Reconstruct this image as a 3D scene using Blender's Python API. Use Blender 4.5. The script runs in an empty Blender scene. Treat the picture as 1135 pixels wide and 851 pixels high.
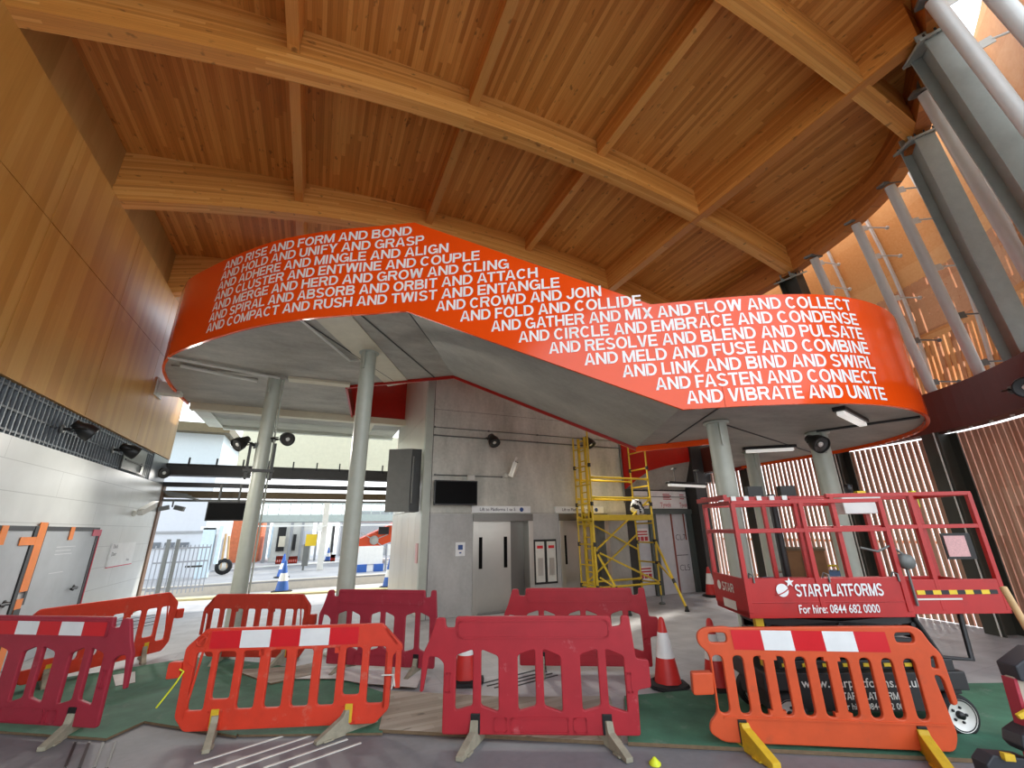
WORLD, SUN, EXPO, SPOTW = 1.6, 2.2, 0.95, 150
import bpy, bmesh, math, random
from mathutils import Vector, Matrix
random.seed(7)
PI = math.pi
S = bpy.context.scene
C = S.collection

# ------------------------------------------------------------------ camera
F, CX, CY, H = 474.0, 567.5, 425.5, 1.9
AXU = Vector((345-CX, 590-CY, F)).normalized()
AXZ = Vector((545-CX, -970-CY, F)).normalized()
AXZ = (AXZ-AXU*AXZ.dot(AXU)).normalized()
AXV = AXU.cross(AXZ)
if AXV.x < 0: AXV = -AXV
EYE = Vector((0, 0, H))
cam_d = bpy.data.cameras.new('camera')
cam = bpy.data.objects.new('camera', cam_d); C.objects.link(cam)
cam_d.sensor_width = 36.0; cam_d.sensor_fit = 'HORIZONTAL'
cam_d.lens = F/1135*36; cam_d.clip_start = .05; cam_d.clip_end = 500
M = Matrix(((AXV.x, -AXV.y, -AXV.z), (AXU.x, -AXU.y, -AXU.z), (AXZ.x, -AXZ.y, -AXZ.z)))
cam.matrix_world = Matrix.Translation(EYE) @ M.to_4x4()
S.camera = cam
def ray(x, y):
    d = Vector((x-CX, y-CY, F)); return Vector((AXV.dot(d), AXU.dot(d), AXZ.dot(d)))
def onz(x, y, z=0.): d = ray(x, y); return EYE+d*((z-H)/d.z)
def onx(x, y, X): d = ray(x, y); return EYE+d*(X/d.x)
def ony(x, y, Y): d = ray(x, y); return EYE+d*(Y/d.y)

# ------------------------------------------------------------------ materials
MATS = {}
def nt(name):
    m = bpy.data.materials.new(name); m.use_nodes = True
    t = m.node_tree; b = t.nodes['Principled BSDF']; MATS[name] = m
    return m, t, b
def N(t, ty, **k):
    n = t.nodes.new(ty)
    for a, b in k.items():
        if a in n.inputs.keys(): n.inputs[a].default_value = b
        else: setattr(n, a, b)
    return n
def ramp(t, fac, cols):
    r = N(t, 'ShaderNodeValToRGB'); e = r.color_ramp.elements
    e[0].position = cols[0][0]; e[0].color = (*cols[0][1], 1)
    e[1].position = cols[-1][0]; e[1].color = (*cols[-1][1], 1)
    for p, c in cols[1:-1]:
        q = e.new(p); q.color = (*c, 1)
    t.links.new(fac, r.inputs[0]); return r.outputs[0]
def mth(t, op, a, b=None):
    n = N(t, 'ShaderNodeMath', operation=op)
    for i, x in enumerate((a, b)):
        if x is None: continue
        if isinstance(x, (int, float)): n.inputs[i].default_value = x
        else: t.links.new(x, n.inputs[i])
    return n.outputs[0]
def mixc(t, f, a, b, mode='MIX'):
    n = N(t, 'ShaderNodeMix', data_type='RGBA', blend_type=mode)
    for i, x in ((0, f), (6, a), (7, b)):
        if isinstance(x, (int, float)): n.inputs[i].default_value = x
        elif isinstance(x, tuple): n.inputs[i].default_value = (*x, 1)
        else: t.links.new(x, n.inputs[i])
    return n.outputs[2]
def lin(c): return tuple((x/255/12.92 if x/255 <= .04045 else ((x/255+.055)/1.055)**2.4) for x in c)
def plain(name, rgb, rough=.5, metal=0., var=.08, scale=6., bump=0., spec=.5, dirt=None):
    """painted / moulded surface with a little procedural unevenness"""
    m, t, b = nt(name)
    c = lin(rgb)
    tc = N(t, 'ShaderNodeTexCoord'); n = N(t, 'ShaderNodeTexNoise', Scale=scale, Detail=6., Roughness=.6)
    t.links.new(tc.outputs['Object'], n.inputs['Vector'])
    lo = tuple(x*(1-var*1.6) for x in c); hi = tuple(min(1, x*(1+var)) for x in c)
    o = ramp(t, n.outputs[0], [(.3, lo), (.7, hi)])
    if dirt:
        n2 = N(t, 'ShaderNodeTexNoise', Scale=dirt[2], Detail=8., Roughness=.7)
        t.links.new(tc.outputs['Object'], n2.inputs['Vector'])
        o = mixc(t, ramp(t, n2.outputs[0], [(dirt[1], (0, 0, 0)), (dirt[1]+.18, (.75, .75, .75))]), o, lin(dirt[0]))
    t.links.new(o, b.inputs['Base Color'])
    b.inputs['Roughness'].default_value = rough; b.inputs['Metallic'].default_value = metal
    b.inputs['Specular IOR Level'].default_value = spec
    if bump:
        bp = N(t, 'ShaderNodeBump', Strength=bump, Distance=.01); t.links.new(n.outputs[0], bp.inputs['Height'])
        t.links.new(bp.outputs[0], b.inputs['Normal'])
    return m
def planks(name, across, along, w, L, cols, grain=40., rough=.45, seam=.35, knots=True, arc=False):
    """boards: across / along are 'X','Y','Z' axes of object space"""
    m, t, b = nt(name)
    tc = N(t, 'ShaderNodeTexCoord'); sp = N(t, 'ShaderNodeSeparateXYZ'); t.links.new(tc.outputs['Object'], sp.inputs[0])
    ac = sp.outputs[across]
    if arc:      # laminations follow the arch of the beam
        xx = mth(t, 'SUBTRACT', sp.outputs['X'], 3.); ac = mth(t, 'ADD', mth(t, 'ADD', ac, sp.outputs['Y']), mth(t, 'MULTIPLY', mth(t, 'MULTIPLY', xx, xx), .0204))
    a = mth(t, 'MULTIPLY', ac, 1./w); l = mth(t, 'MULTIPLY', sp.outputs[along], 1./L)
    ai = mth(t, 'FLOOR', a)
    wn = N(t, 'ShaderNodeTexWhiteNoise', noise_dimensions='1D'); t.links.new(ai, wn.inputs['W'])
    l2 = mth(t, 'ADD', l, mth(t, 'MULTIPLY', wn.outputs[0], 7.3)); li = mth(t, 'FLOOR', l2)
    cb = N(t, 'ShaderNodeCombineXYZ'); t.links.new(ai, cb.inputs[0]); t.links.new(li, cb.inputs[1])
    w2 = N(t, 'ShaderNodeTexWhiteNoise', noise_dimensions='2D'); t.links.new(cb.outputs[0], w2.inputs['Vector'])
    # grain
    g = N(t, 'ShaderNodeCombineXYZ')
    t.links.new(mth(t, 'MULTIPLY', ac, grain), g.inputs[0])
    third = [q for q in 'XYZ' if q not in (across, along)][0]
    if not arc: t.links.new(mth(t, 'MULTIPLY', sp.outputs[third], grain), g.inputs[2])
    t.links.new(mth(t, 'ADD', mth(t, 'MULTIPLY', sp.outputs[along], 1.2), mth(t, 'MULTIPLY', w2.outputs[0], 40.)), g.inputs[1])
    n = N(t, 'ShaderNodeTexNoise', Scale=1., Detail=5., Roughness=.65); t.links.new(g.outputs[0], n.inputs['Vector'])
    f = mth(t, 'ADD', mth(t, 'MULTIPLY', w2.outputs[0], .5), mth(t, 'MULTIPLY', n.outputs[0], .6))
    o = ramp(t, f, [(.12, lin(cols[0])), (.5, lin(cols[1])), (.88, lin(cols[2]))])
    if knots:
        k = N(t, 'ShaderNodeTexNoise', Scale=5., Detail=2.)
        mp = N(t, 'ShaderNodeMapping'); t.links.new(tc.outputs['Object'], mp.inputs[0])
        sc = [1., 1., 1.]; sc['XYZ'.index(across)] = 2.4; mp.inputs['Scale'].default_value = sc
        t.links.new(mp.outputs[0], k.inputs['Vector'])
        o = mixc(t, ramp(t, k.outputs[0], [(.66, (0, 0, 0)), (.74, (.6, .6, .6))]), o, lin(tuple(x*.55 for x in cols[0])))
    if seam:
        fr = mth(t, 'FRACT', a)
        e = mth(t, 'GREATER_THAN', mth(t, 'ABSOLUTE', mth(t, 'SUBTRACT', fr, .5)), .465)
        o = mixc(t, mth(t, 'MULTIPLY', e, seam), o, lin(tuple(x*.4 for x in cols[0])))
    t.links.new(o, b.inputs['Base Color']); b.inputs['Roughness'].default_value = rough
    return m
def concrete(name, lo, hi, sc=.8, rough=.7, streak=None, metal=0.):
    m, t, b = nt(name)
    tc = N(t, 'ShaderNodeTexCoord'); mp = N(t, 'ShaderNodeMapping'); t.links.new(tc.outputs['Object'], mp.inputs[0])
    if streak: mp.inputs['Scale'].default_value = streak
    n = N(t, 'ShaderNodeTexNoise', Scale=sc, Detail=9., Roughness=.62); t.links.new(mp.outputs[0], n.inputs['Vector'])
    n2 = N(t, 'ShaderNodeTexNoise', Scale=14., Detail=6.); t.links.new(tc.outputs['Object'], n2.inputs['Vector'])
    f = mth(t, 'ADD', mth(t, 'MULTIPLY', n.outputs[0], .8), mth(t, 'MULTIPLY', n2.outputs[0], .2))
    o = ramp(t, f, [(.34, lin(lo)), (.66, lin(hi))]); t.links.new(o, b.inputs['Base Color'])
    b.inputs['Roughness'].default_value = rough; b.inputs['Metallic'].default_value = metal
    return m
def tiled(name, rgb, ax, ay, sx, sy, line, rough=.4, var=.05, lw=.012):
    m, t, b = nt(name)
    tc = N(t, 'ShaderNodeTexCoord'); sp = N(t, 'ShaderNodeSeparateXYZ'); t.links.new(tc.outputs['Object'], sp.inputs[0])
    n = N(t, 'ShaderNodeTexNoise', Scale=2.5, Detail=6.); t.links.new(tc.outputs['Object'], n.inputs['Vector'])
    c = lin(rgb); o = ramp(t, n.outputs[0], [(.3, tuple(x*(1-2*var) for x in c)), (.7, tuple(min(1, x*(1+var)) for x in c))])
    y = mth(t, 'MULTIPLY', sp.outputs[ay], 1./sy)
    x = mth(t, 'ADD', mth(t, 'MULTIPLY', sp.outputs[ax], 1./sx), mth(t, 'MULTIPLY', mth(t, 'FLOOR', y), .5))
    for q, s in ((x, sx), (y, sy)):
        e = mth(t, 'LESS_THAN', mth(t, 'FRACT', q), lw/s)
        o = mixc(t, e, o, lin(line))
    t.links.new(o, b.inputs['Base Color']); b.inputs['Roughness'].default_value = rough
    return m
def glass(name, tint=(.9, .97, .95)):
    m, t, b = nt(name)
    b.inputs['Base Color'].default_value = (*tint, 1); b.inputs['Roughness'].default_value = .03
    b.inputs['Transmission Weight'].default_value = 1.; b.inputs['IOR'].default_value = 1.02
    return m

planks('ceiling_wood', 'X', 'Y', .07, 2.6, [(168, 104, 42), (210, 140, 62), (236, 172, 90)], 60., .5, .22)
planks('beam_wood', 'Z', 'X', .045, 3.2, [(190, 124, 54), (226, 158, 76), (242, 184, 104)], 50., .45, .22, True, True)
planks('rib_wood', 'Z', 'Y', .045, 3.2, [(184, 116, 50), (216, 146, 68), (234, 172, 92)], 50., .45, .22)
planks('rim_wood', 'Z', 'Y', .06, 3., [(150, 86, 36), (186, 114, 52), (212, 142, 72)], 40., .5, .2)
planks('clad_wood', 'Y', 'Z', .16, 9., [(172, 120, 52), (188, 136, 64), (200, 152, 80)], 22., .38, .0, False)
planks('clad_shaded', 'Y', 'Z', .3, 9., [(150, 116, 60), (168, 130, 72), (182, 144, 86)], 16., .5, .0, False)  # upper wall timber, with its shade painted in as a duller, darker tone
planks('screen_wood', 'Z', 'X', .5, 3., [(208, 138, 68), (228, 164, 96), (240, 188, 124)], 20., .5, .0, False)
planks('screen_dark', 'Z', 'X', .4, 3., [(186, 126, 82), (208, 150, 104), (224, 174, 128)], 20., .5, .0, False)
planks('slat_wood', 'Y', 'Z', .11, 1.1, [(182, 128, 102), (204, 154, 128), (222, 180, 154)], 20., .5, .0, False)
plain('orange_fascia', (246, 82, 16), .16, 0, .02, 1.2, 0, .5)
plain('red_inner', (176, 26, 14), .35, 0, .06)
plain('white_letter', (253, 252, 250), .4, 0, .0)
plain('white_paint', (226, 226, 220), .45, 0, .04)
plain('off_white', (210, 208, 198), .5, 0, .05)
concrete('soffit', (142, 138, 128), (178, 172, 160), .9, .6, (1., 2.2, 1.))
concrete('soffit_stair', (140, 137, 128), (172, 168, 157), .9, .6)
concrete('concrete_wall', (164, 164, 152), (212, 210, 198), 1., .42, (1.6, 1.6, .5))
concrete('concrete_low', (156, 155, 150), (184, 183, 178), 1., .4, (1.6, 1.6, .7))
concrete('paving_front', (108, 108, 110), (132, 132, 134), .7, .6)
concrete('paving', (116, 116, 116), (142, 142, 142), .7, .6)
tiled('floor_tiles', (172, 171, 171), 'X', 'Y', .6, .4, (148, 147, 146), .5, .1, .008)
tiled('tile_white', (208, 211, 208), 'Y', 'Z', 3.3, .42, (178, 181, 178), .3, .03, .012)
plain('steel_green', (172, 177, 164), .38, 0, .04)
plain('tube_paint', (212, 214, 210), .3, 0, .03)
plain('ibeam_paint', (156, 166, 160), .42, 0, .06)
plain('ibeam_dark', (62, 62, 54), .5, .1, .06)
plain('brown_beam', (96, 44, 30), .5, 0, .06)
plain('dark_steel', (58, 58, 56), .5, .2, .08)
plain('mid_steel', (108, 110, 106), .45, .2, .06)
plain('olive_beam', (98, 82, 54), .6, 0, .08)
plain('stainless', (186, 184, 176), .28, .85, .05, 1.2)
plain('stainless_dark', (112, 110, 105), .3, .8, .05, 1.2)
plain('panel_metal', (196, 190, 176), .35, .35, .04, 1.)
plain('black', (18, 18, 18), .4, 0, .05)
plain('screen_black', (5, 5, 5), .5, 0, .0, 6., 0, .1)
plain('rubber', (26, 26, 26), .8, 0, .1)
plain('lamp_black', (34, 34, 33), .4, .3, .05)
plain('lens', (222, 220, 212), .15, 0, .02)
plain('tube_lamp', (232, 232, 226), .4, 0, .02)
plain('barrier_orange', (208, 60, 36), .45, 0, .07, 5., 0, .4, ((196, 128, 108), .58, 7.))
plain('barrier_deep', (184, 54, 36), .48, 0, .07, 5., 0, .4, ((196, 128, 108), .6, 7.))
plain('barrier_bright', (206, 82, 40), .42, 0, .06, 5., 0, .4, ((150, 80, 56), .6, 6.))
plain('barrier_pink', (164, 34, 44), .48, 0, .07, 5., 0, .4, ((206, 140, 140), .62, 4.5))
plain('barrier_maroon', (158, 42, 58), .5, 0, .07, 5., 0, .4, ((190, 116, 122), .62, 6.))
plain('reflect_red', (204, 18, 30), .3, 0, .03)
plain('reflect_white', (226, 228, 226), .3, 0, .04)
plain('foot_grey', (150, 144, 124), .8, 0, .15, 12.)
plain('foot_yellow', (208, 170, 34), .6, 0, .1, 10., 0, .5, ((120, 100, 50), .6, 8.))
plain('scaf_yellow', (222, 190, 52), .4, 0, .06)
plain('scaf_clamp', (52, 52, 50), .5, .2, .06)
plain('lift_red', (172, 28, 25), .36, 0, .08, 4., 0, .5, ((140, 24, 22), .58, 5.))
plain('lift_black', (34, 33, 33), .5, 0, .1)
plain('wheel_white', (222, 220, 212), .5, 0, .05)
plain('hazard_yellow', (222, 190, 40), .5, 0, .04)
plain('cone_red', (204, 44, 38), .45, 0, .06)
plain('cone_blue', (44, 92, 168), .45, 0, .06)
plain('cone_white', (236, 236, 232), .4, 0, .04)
plain('green_board', (60, 108, 84), .75, 0, .2, 3., 0, .5, ((122, 134, 122), .58, 3.6))
planks('brown_board', 'Y', 'X', .09, 2.4, [(132, 122, 108), (160, 150, 135), (182, 172, 158)], 30., .8, .1)
plain('pale_sheet', (208, 208, 204), .7, 0, .06, 5.)
plain('board_edge', (112, 92, 68), .8, 0, .12, 20.)
plain('kerb_stone', (186, 178, 164), .7, 0, .06)
plain('yellow_line', (200, 186, 136), .7, 0, .05)
plain('brick', (206, 116, 76), .8, 0, .12, 5.)
plain('building_white', (196, 200, 204), .6, 0, .02)
plain('building_grey', (150, 152, 152), .6, 0, .06)
plain('window_grey', (92, 98, 104), .3, 0, .08)
plain('fence_grey', (150, 154, 160), .5, .1, .04)
plain('pale_blue', (196, 214, 222), .5, 0, .05)
plain('bridge_grey', (164, 174, 168), .5, 0, .04)
plain('cream', (208, 200, 176), .6, 0, .04)
plain('door_grey', (172, 178, 182), .5, 0, .05, 2.5)
plain('tape_orange', (232, 130, 48), .5, 0, .04)
plain('tape_pink', (206, 72, 92), .5, 0, .04)
plain('louvre', (122, 128, 132), .42, .35, .08)
plain('louvre_dark', (80, 86, 90), .5, .2, .08)
plain('jamb_brown', (112, 86, 66), .6, 0, .06)
plain('tyvek', (240, 238, 234), .6, 0, .05)
plain('print_red', (196, 60, 66), .6, 0, .05)
plain('print_dark', (70, 70, 78), .6, 0, .02)
plain('print_blue', (40, 70, 130), .5, 0, .02)
plain('post_green', (84, 94, 90), .5, 0, .05)
plain('board_grey', (206, 208, 210), .5, 0, .05)
plain('strip_brown', (140, 70, 50), .6, 0, .05)
plain('ply_box', (128, 92, 58), .8, 0, .1)
plain('blue_kit', (74, 104, 140), .6, 0, .1)
plain('wood_pole', (196, 160, 110), .6, 0, .08)
plain('trestle_beige', (168, 156, 138), .5, 0, .05)
plain('slate', (38, 41, 46), .55, 0, .06)
plain('lime', (214, 224, 40), .5, 0, .04)
plain('gravel', (176, 170, 160), .9, 0, .12, 8.)
plain('paper_pink', (214, 168, 166), .6, 0, .1, 60.)
glass('pane')
plain('lamp_glass', (70, 70, 68), .2, .3, .02)
m, t, b = nt('lamp_on'); b.inputs['Base Color'].default_value = (.9,.9,.87,1); b.inputs['Emission Color'].default_value = (1.,.97,.9,1); b.inputs['Emission Strength'].default_value = .22
# ------------------------------------------------------------------ mesh helpers
BASE = {}
class MB:
    def __init__(s): s.v = []; s.f = []; s.mi = []; s.sm = []
    def add(s, vs, fs, mi=0, smooth=False):
        o = len(s.v); s.v += [Vector(p) for p in vs]
        for f in fs: s.f.append([o+i for i in f]); s.mi.append(mi); s.sm.append(smooth)
        return s
    def hexa(s, p, mi=0):      # 4 bottom, 4 top
        return s.add(p, [(0,3,2,1),(4,5,6,7),(0,1,5,4),(1,2,6,5),(2,3,7,6),(3,0,4,7)], mi)
    def box(s, x0, x1, y0, y1, z0, z1, mi=0):
        return s.hexa([(x0,y0,z0),(x1,y0,z0),(x1,y1,z0),(x0,y1,z0),(x0,y0,z1),(x1,y0,z1),(x1,y1,z1),(x0,y1,z1)], mi)
    def obox(s, c, ax, ay, az, lx, ly, lz, mi=0):
        c, ax, ay, az = Vector(c), Vector(ax).normalized()*lx/2, Vector(ay).normalized()*ly/2, Vector(az).normalized()*lz/2
        return s.hexa([c-ax-ay-az, c+ax-ay-az, c+ax+ay-az, c-ax+ay-az, c-ax-ay+az, c+ax-ay+az, c+ax+ay+az, c-ax+ay+az], mi)
    def bar(s, a, b, w, h, up=(0,0,1), mi=0):
        a, b = Vector(a), Vector(b); d = (b-a).normalized(); up = Vector(up)
        sd = d.cross(up)
        if sd.length < 1e-4: sd = d.cross(Vector((1,0,0)))
        sd.normalize(); n = sd.cross(d)
        return s.obox((a+b)/2, d, sd, n, (b-a).length, w, h, mi)
    def tube(s, pts, r, seg=12, mi=0, cap=True, smooth=True):
        pts = [Vector(p) for p in pts]; n = len(pts); rs = r if isinstance(r, (list, tuple)) else [r]*n
        ref = None; rings = []
        for i, p in enumerate(pts):
            d = (pts[min(i+1, n-1)]-pts[max(i-1, 0)]).normalized()
            if ref is None:
                ref = d.cross(Vector((0,0,1)))
                if ref.length < 1e-3: ref = d.cross(Vector((1,0,0)))
            ref = (ref-d*ref.dot(d)).normalized(); b = d.cross(ref)
            rings.append([p+(ref*math.cos(2*PI*k/seg)+b*math.sin(2*PI*k/seg))*rs[i] for k in range(seg)])
        vs = [q for R in rings for q in R]
        fs = [(i*seg+k, i*seg+(k+1) % seg, (i+1)*seg+(k+1) % seg, (i+1)*seg+k) for i in range(n-1) for k in range(seg)]
        s.add(vs, fs, mi, smooth)
        if cap: s.add(rings[0], [tuple(range(seg))[::-1]], mi); s.add(rings[-1], [tuple(range(seg))], mi)
        return s
    def lathe(s, prof, c=(0,0,0), axis=(0,0,1), seg=24, mi=0, smooth=True):
        c, ax = Vector(c), Vector(axis).normalized(); r0 = ax.cross(Vector((0,0,1)))
        if r0.length < 1e-3: r0 = Vector((1,0,0))
        r0.normalize(); r1 = ax.cross(r0); n = len(prof)
        vs = [c+ax*h+(r0*math.cos(2*PI*k/seg)+r1*math.sin(2*PI*k/seg))*r for r, h in prof for k in range(seg)]
        fs = [(i*seg+k, i*seg+(k+1) % seg, (i+1)*seg+(k+1) % seg, (i+1)*seg+k) for i in range(n-1) for k in range(seg)]
        return s.add(vs, fs, mi, smooth)
    def prism(s, poly, dr, mi=0):        # planar polygon swept along dr
        p = [Vector(q) for q in poly]; d = Vector(dr); n = len(p)
        return s.add(p+[q+d for q in p], [tuple(range(n))[::-1], tuple(range(n, 2*n))]+[(i, (i+1) % n, n+(i+1) % n, n+i) for i in range(n)], mi)
    def mesh(s, vs, fs, mi=0): return s.add(vs, fs, mi)
    def xf(s, m):
        s.v = [m @ p for p in s.v]; return s
    def join(s, o, m=None, mi=0):
        s.add([(m @ p if m else p) for p in o.v], o.f, mi); return s
def base_of(parent):
    while parent is not None:
        if parent.name in BASE: return BASE[parent.name]
        parent = parent.parent
    return Vector((0,0,0))
def obj(name, mb, mat, parent=None, bevel=0, label=None, recalc=True):
    me = bpy.data.meshes.new(name)
    b = base_of(parent)
    me.from_pydata([p-b for p in mb.v], [], mb.f)
    for m in (mat if isinstance(mat, (list, tuple)) else [mat]): me.materials.append(MATS[m])
    me.polygons.foreach_set('material_index', mb.mi)
    me.polygons.foreach_set('use_smooth', mb.sm)
    if recalc or bevel:
        bm = bmesh.new(); bm.from_mesh(me)
        if recalc: bmesh.ops.recalc_face_normals(bm, faces=bm.faces)
        if bevel:
            bmesh.ops.bevel(bm, geom=[e for e in bm.edges if len(e.link_faces) == 2 and e.calc_face_angle(0) > .6], offset=bevel, segments=2, affect='EDGES', profile=.6)
        bm.to_mesh(me); bm.free()
    me.update()
    o = bpy.data.objects.new(name, me); C.objects.link(o)
    if parent is not None: o.parent = parent
    if label: o['label'] = label
    return o
def tag(o, label, cat, group=None):
    o['label'] = label; o['category'] = cat
    if group: o['group'] = group
    return o
def thing(name, label, cat, loc=(0,0,0), group=None, rot=0.):
    o = bpy.data.objects.new(name, None); C.objects.link(o); o.empty_display_size = .2
    o.location = loc; o.rotation_euler = (0,0,rot); BASE[o.name] = Vector(loc)
    return tag(o, label, cat, group)
def proto(name):
    o = bpy.data.objects.new(name, None); C.objects.link(o); BASE[o.name] = Vector((0,0,0)); return o
def struct(name, mb, mat, parent=None, bevel=0):
    o = obj(name, mb, mat, parent, bevel)
    if parent is None: o['kind'] = 'structure'
    return o
def dup(root, loc, rot=0., label=None, cat=None, group=None):
    r = root.copy(); C.objects.link(r); r.location = loc; r.rotation_euler = (0,0,rot)
    if label: r['label'] = label
    if cat: r['category'] = cat
    if group: r['group'] = group
    for ch in list(root.children):
        c = ch.copy(); C.objects.link(c); c.parent = r
        for g in list(ch.children):
            d = g.copy(); C.objects.link(d); d.parent = c
    return r
def rpoly(pts, r, n=4):
    """round the corners of a 2-D polygon; r is one radius or a list"""
    out = []; N_ = len(pts)
    for i in range(N_):
        p = Vector(pts[i]).to_2d(); a = Vector(pts[i-1]).to_2d(); b = Vector(pts[(i+1) % N_]).to_2d()
        rr = r[i] if isinstance(r, (list, tuple)) else r
        da, db = a-p, b-p
        if rr <= 0 or da.length < 1e-6 or db.length < 1e-6: out.append(p); continue
        k = min(rr, da.length*.49, db.length*.49); da.normalize(); db.normalize()
        for j in range(n+1):
            t = j/n; out.append((p+da*k)*(1-t)**2+p*2*t*(1-t)+(p+db*k)*t*t)
    return out
def new_mesh_from(o):
    dg = bpy.context.evaluated_depsgraph_get(); dg.update()
    return bpy.data.meshes.new_from_object(o.evaluated_get(dg))
def plate(outline, holes, th, bev=0.):
    """flat plate with holes in the XZ plane (x along, z up), thickness along y, centred"""
    cu = bpy.data.curves.new('plate', 'CURVE'); cu.dimensions = '2D'; cu.fill_mode = 'BOTH'
    cu.extrude = th/2-bev; cu.bevel_depth = bev; cu.bevel_resolution = 1; cu.offset = -bev
    for loop in [outline]+list(holes):
        sp = cu.splines.new('POLY'); sp.points.add(len(loop)-1); sp.use_cyclic_u = True
        for q, p in zip(sp.points, loop): q.co = (p[0], p[1], 0, 1)
    o = bpy.data.objects.new('plate', cu); C.objects.link(o)
    me = new_mesh_from(o); mb = MB()
    mb.add([(v.co.x, -v.co.z, v.co.y) for v in me.vertices], [tuple(p.vertices) for p in me.polygons])
    bpy.data.objects.remove(o); bpy.data.curves.remove(cu); bpy.data.meshes.remove(me)
    return mb
FONT = {}
def lettering(txt, bold=.022, squeeze=1., space=1.):
    """flat text: list of (x,y) with cap height 1 and baseline 0, faces, width"""
    cu = bpy.data.curves.new('t', 'FONT'); cu.body = txt; cu.size = 1.; cu.offset = bold; cu.resolution_u = 3
    cu.space_character = space
    o = bpy.data.objects.new('t', cu); C.objects.link(o)
    me = new_mesh_from(o)
    if 'cap' not in FONT:
        cu.body = 'H'; m2 = new_mesh_from(o); FONT['cap'] = max(v.co.y for v in m2.vertices)-min(v.co.y for v in m2.vertices); bpy.data.meshes.remove(m2)
    k = 1/FONT['cap']; x0 = min(v.co.x for v in me.vertices); x1 = max(v.co.x for v in me.vertices)
    vs = [((v.co.x-x0)*k*squeeze, (v.co.y+bold)*k) for v in me.vertices]; fs = [tuple(p.vertices) for p in me.polygons]
    bpy.data.objects.remove(o); bpy.data.curves.remove(cu); bpy.data.meshes.remove(me)
    return vs, fs, (x1-x0)*k*squeeze
def text_on(mb, txt, org, right, up, h, width=None, bold=.022, mi=0, align='L', space=1.):
    vs, fs, w = lettering(txt, bold, 1., space)
    kx = (width/w) if width else h
    org, right, up = Vector(org), Vector(right).normalized(), Vector(up).normalized()
    if align == 'C': org = org-right*(w*kx/2)
    mb.add([org+right*(x*kx)+up*(y*h) for x, y in vs], fs, mi)
def smooth_path(pts, step=.12):
    """Catmull-Rom through plan points, resampled"""
    P = [Vector(p) for p in pts]; out = []
    for i in range(len(P)-1):
        a, b, c, d = P[max(i-1,0)], P[i], P[i+1], P[min(i+2, len(P)-1)]
        n = max(2, int((c-b).length/step))
        for k in range(n):
            t = k/n
            out.append(.5*((2*b)+(c-a)*t+(2*a-5*b+4*c-d)*t*t+(-a+3*b-3*c+d)*t**3))
    out.append(P[-1]); return out
def plan_normals(path, flip=1):
    n = len(path); r = []
    for i in range(n):
        d = (path[min(i+1,n-1)]-path[max(i-1,0)]); r.append(Vector((d.y, -d.x)).normalized()*flip)
    return r
def offset_path(path, k, flip=1): return [p+q*k for p, q in zip(path, plan_normals(path, flip))]
def ribbon(mb, pa, za, pb, zb, mi=0, smooth=True):
    """quad strip between plan path pa at heights za and pb at heights zb"""
    n = len(pa); f = lambda z, i: z[i] if isinstance(z, (list, tuple)) else z
    vs = [(*pa[i], f(za, i)) for i in range(n)]+[(*pb[i], f(zb, i)) for i in range(n)]
    mb.add(vs, [(i, i+1, n+i+1, n+i) for i in range(n-1)], mi, smooth)
def wall_band(pa, pb, z0, z1):
    """closed solid strip between two plan paths"""
    mb = MB(); n = len(pa); f = lambda z, i: z[i] if isinstance(z, (list, tuple)) else z
    vs = []
    for i in range(n): vs += [(*pa[i], f(z0,i)), (*pb[i], f(z0,i)), (*pb[i], f(z1,i)), (*pa[i], f(z1,i))]
    fs = []
    for i in range(n-1):
        a = 4*i; b = a+4
        for k in range(4): fs.append((a+k, a+(k+1) % 4, b+(k+1) % 4, b+k))
    fs += [(0,1,2,3), (4*n-4, 4*n-1, 4*n-2, 4*n-3)]
    return mb.add(vs, fs)
# ------------------------------------------------------------------ bold grotesque capitals drawn from strokes (cap height 1)
SW = .215
def _poly(pts): return (list(pts), [tuple(range(len(pts)))])
def _q(a, b, c, d): return _poly([a, b, c, d])
def _rect(x0, y0, x1, y1): return _q((x0,y0),(x1,y0),(x1,y1),(x0,y1))
def _ring(cx, cy, ax, ay, t0, t1, wx=SW, wy=.17, n=18):
    """elliptical stroke; ax, ay are outer radii, angles in degrees"""
    v = []
    for k in range(n+1):
        a = math.radians(t0+(t1-t0)*k/n); v += [(cx+ax*math.cos(a), cy+ay*math.sin(a)), (cx+(ax-wx)*math.cos(a), cy+(ay-wy)*math.sin(a))]
    return (v, [(2*k, 2*k+2, 2*k+3, 2*k+1) for k in range(n)])
def _bowl(x0, y0, x1, y1, n=12):
    """D-shaped bowl from x0 bulging right to x1"""
    r = min((y1-y0)/2, (x1-x0)*.7); cy = (y0+y1)/2; h = (y1-y0)/2
    return [_rect(x0, y1-.17, x1-r, y1), _rect(x0, y0, x1-r, y0+.17), _ring(x1-r, cy, r, h, -90, 90, SW, .17, n)]
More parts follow.
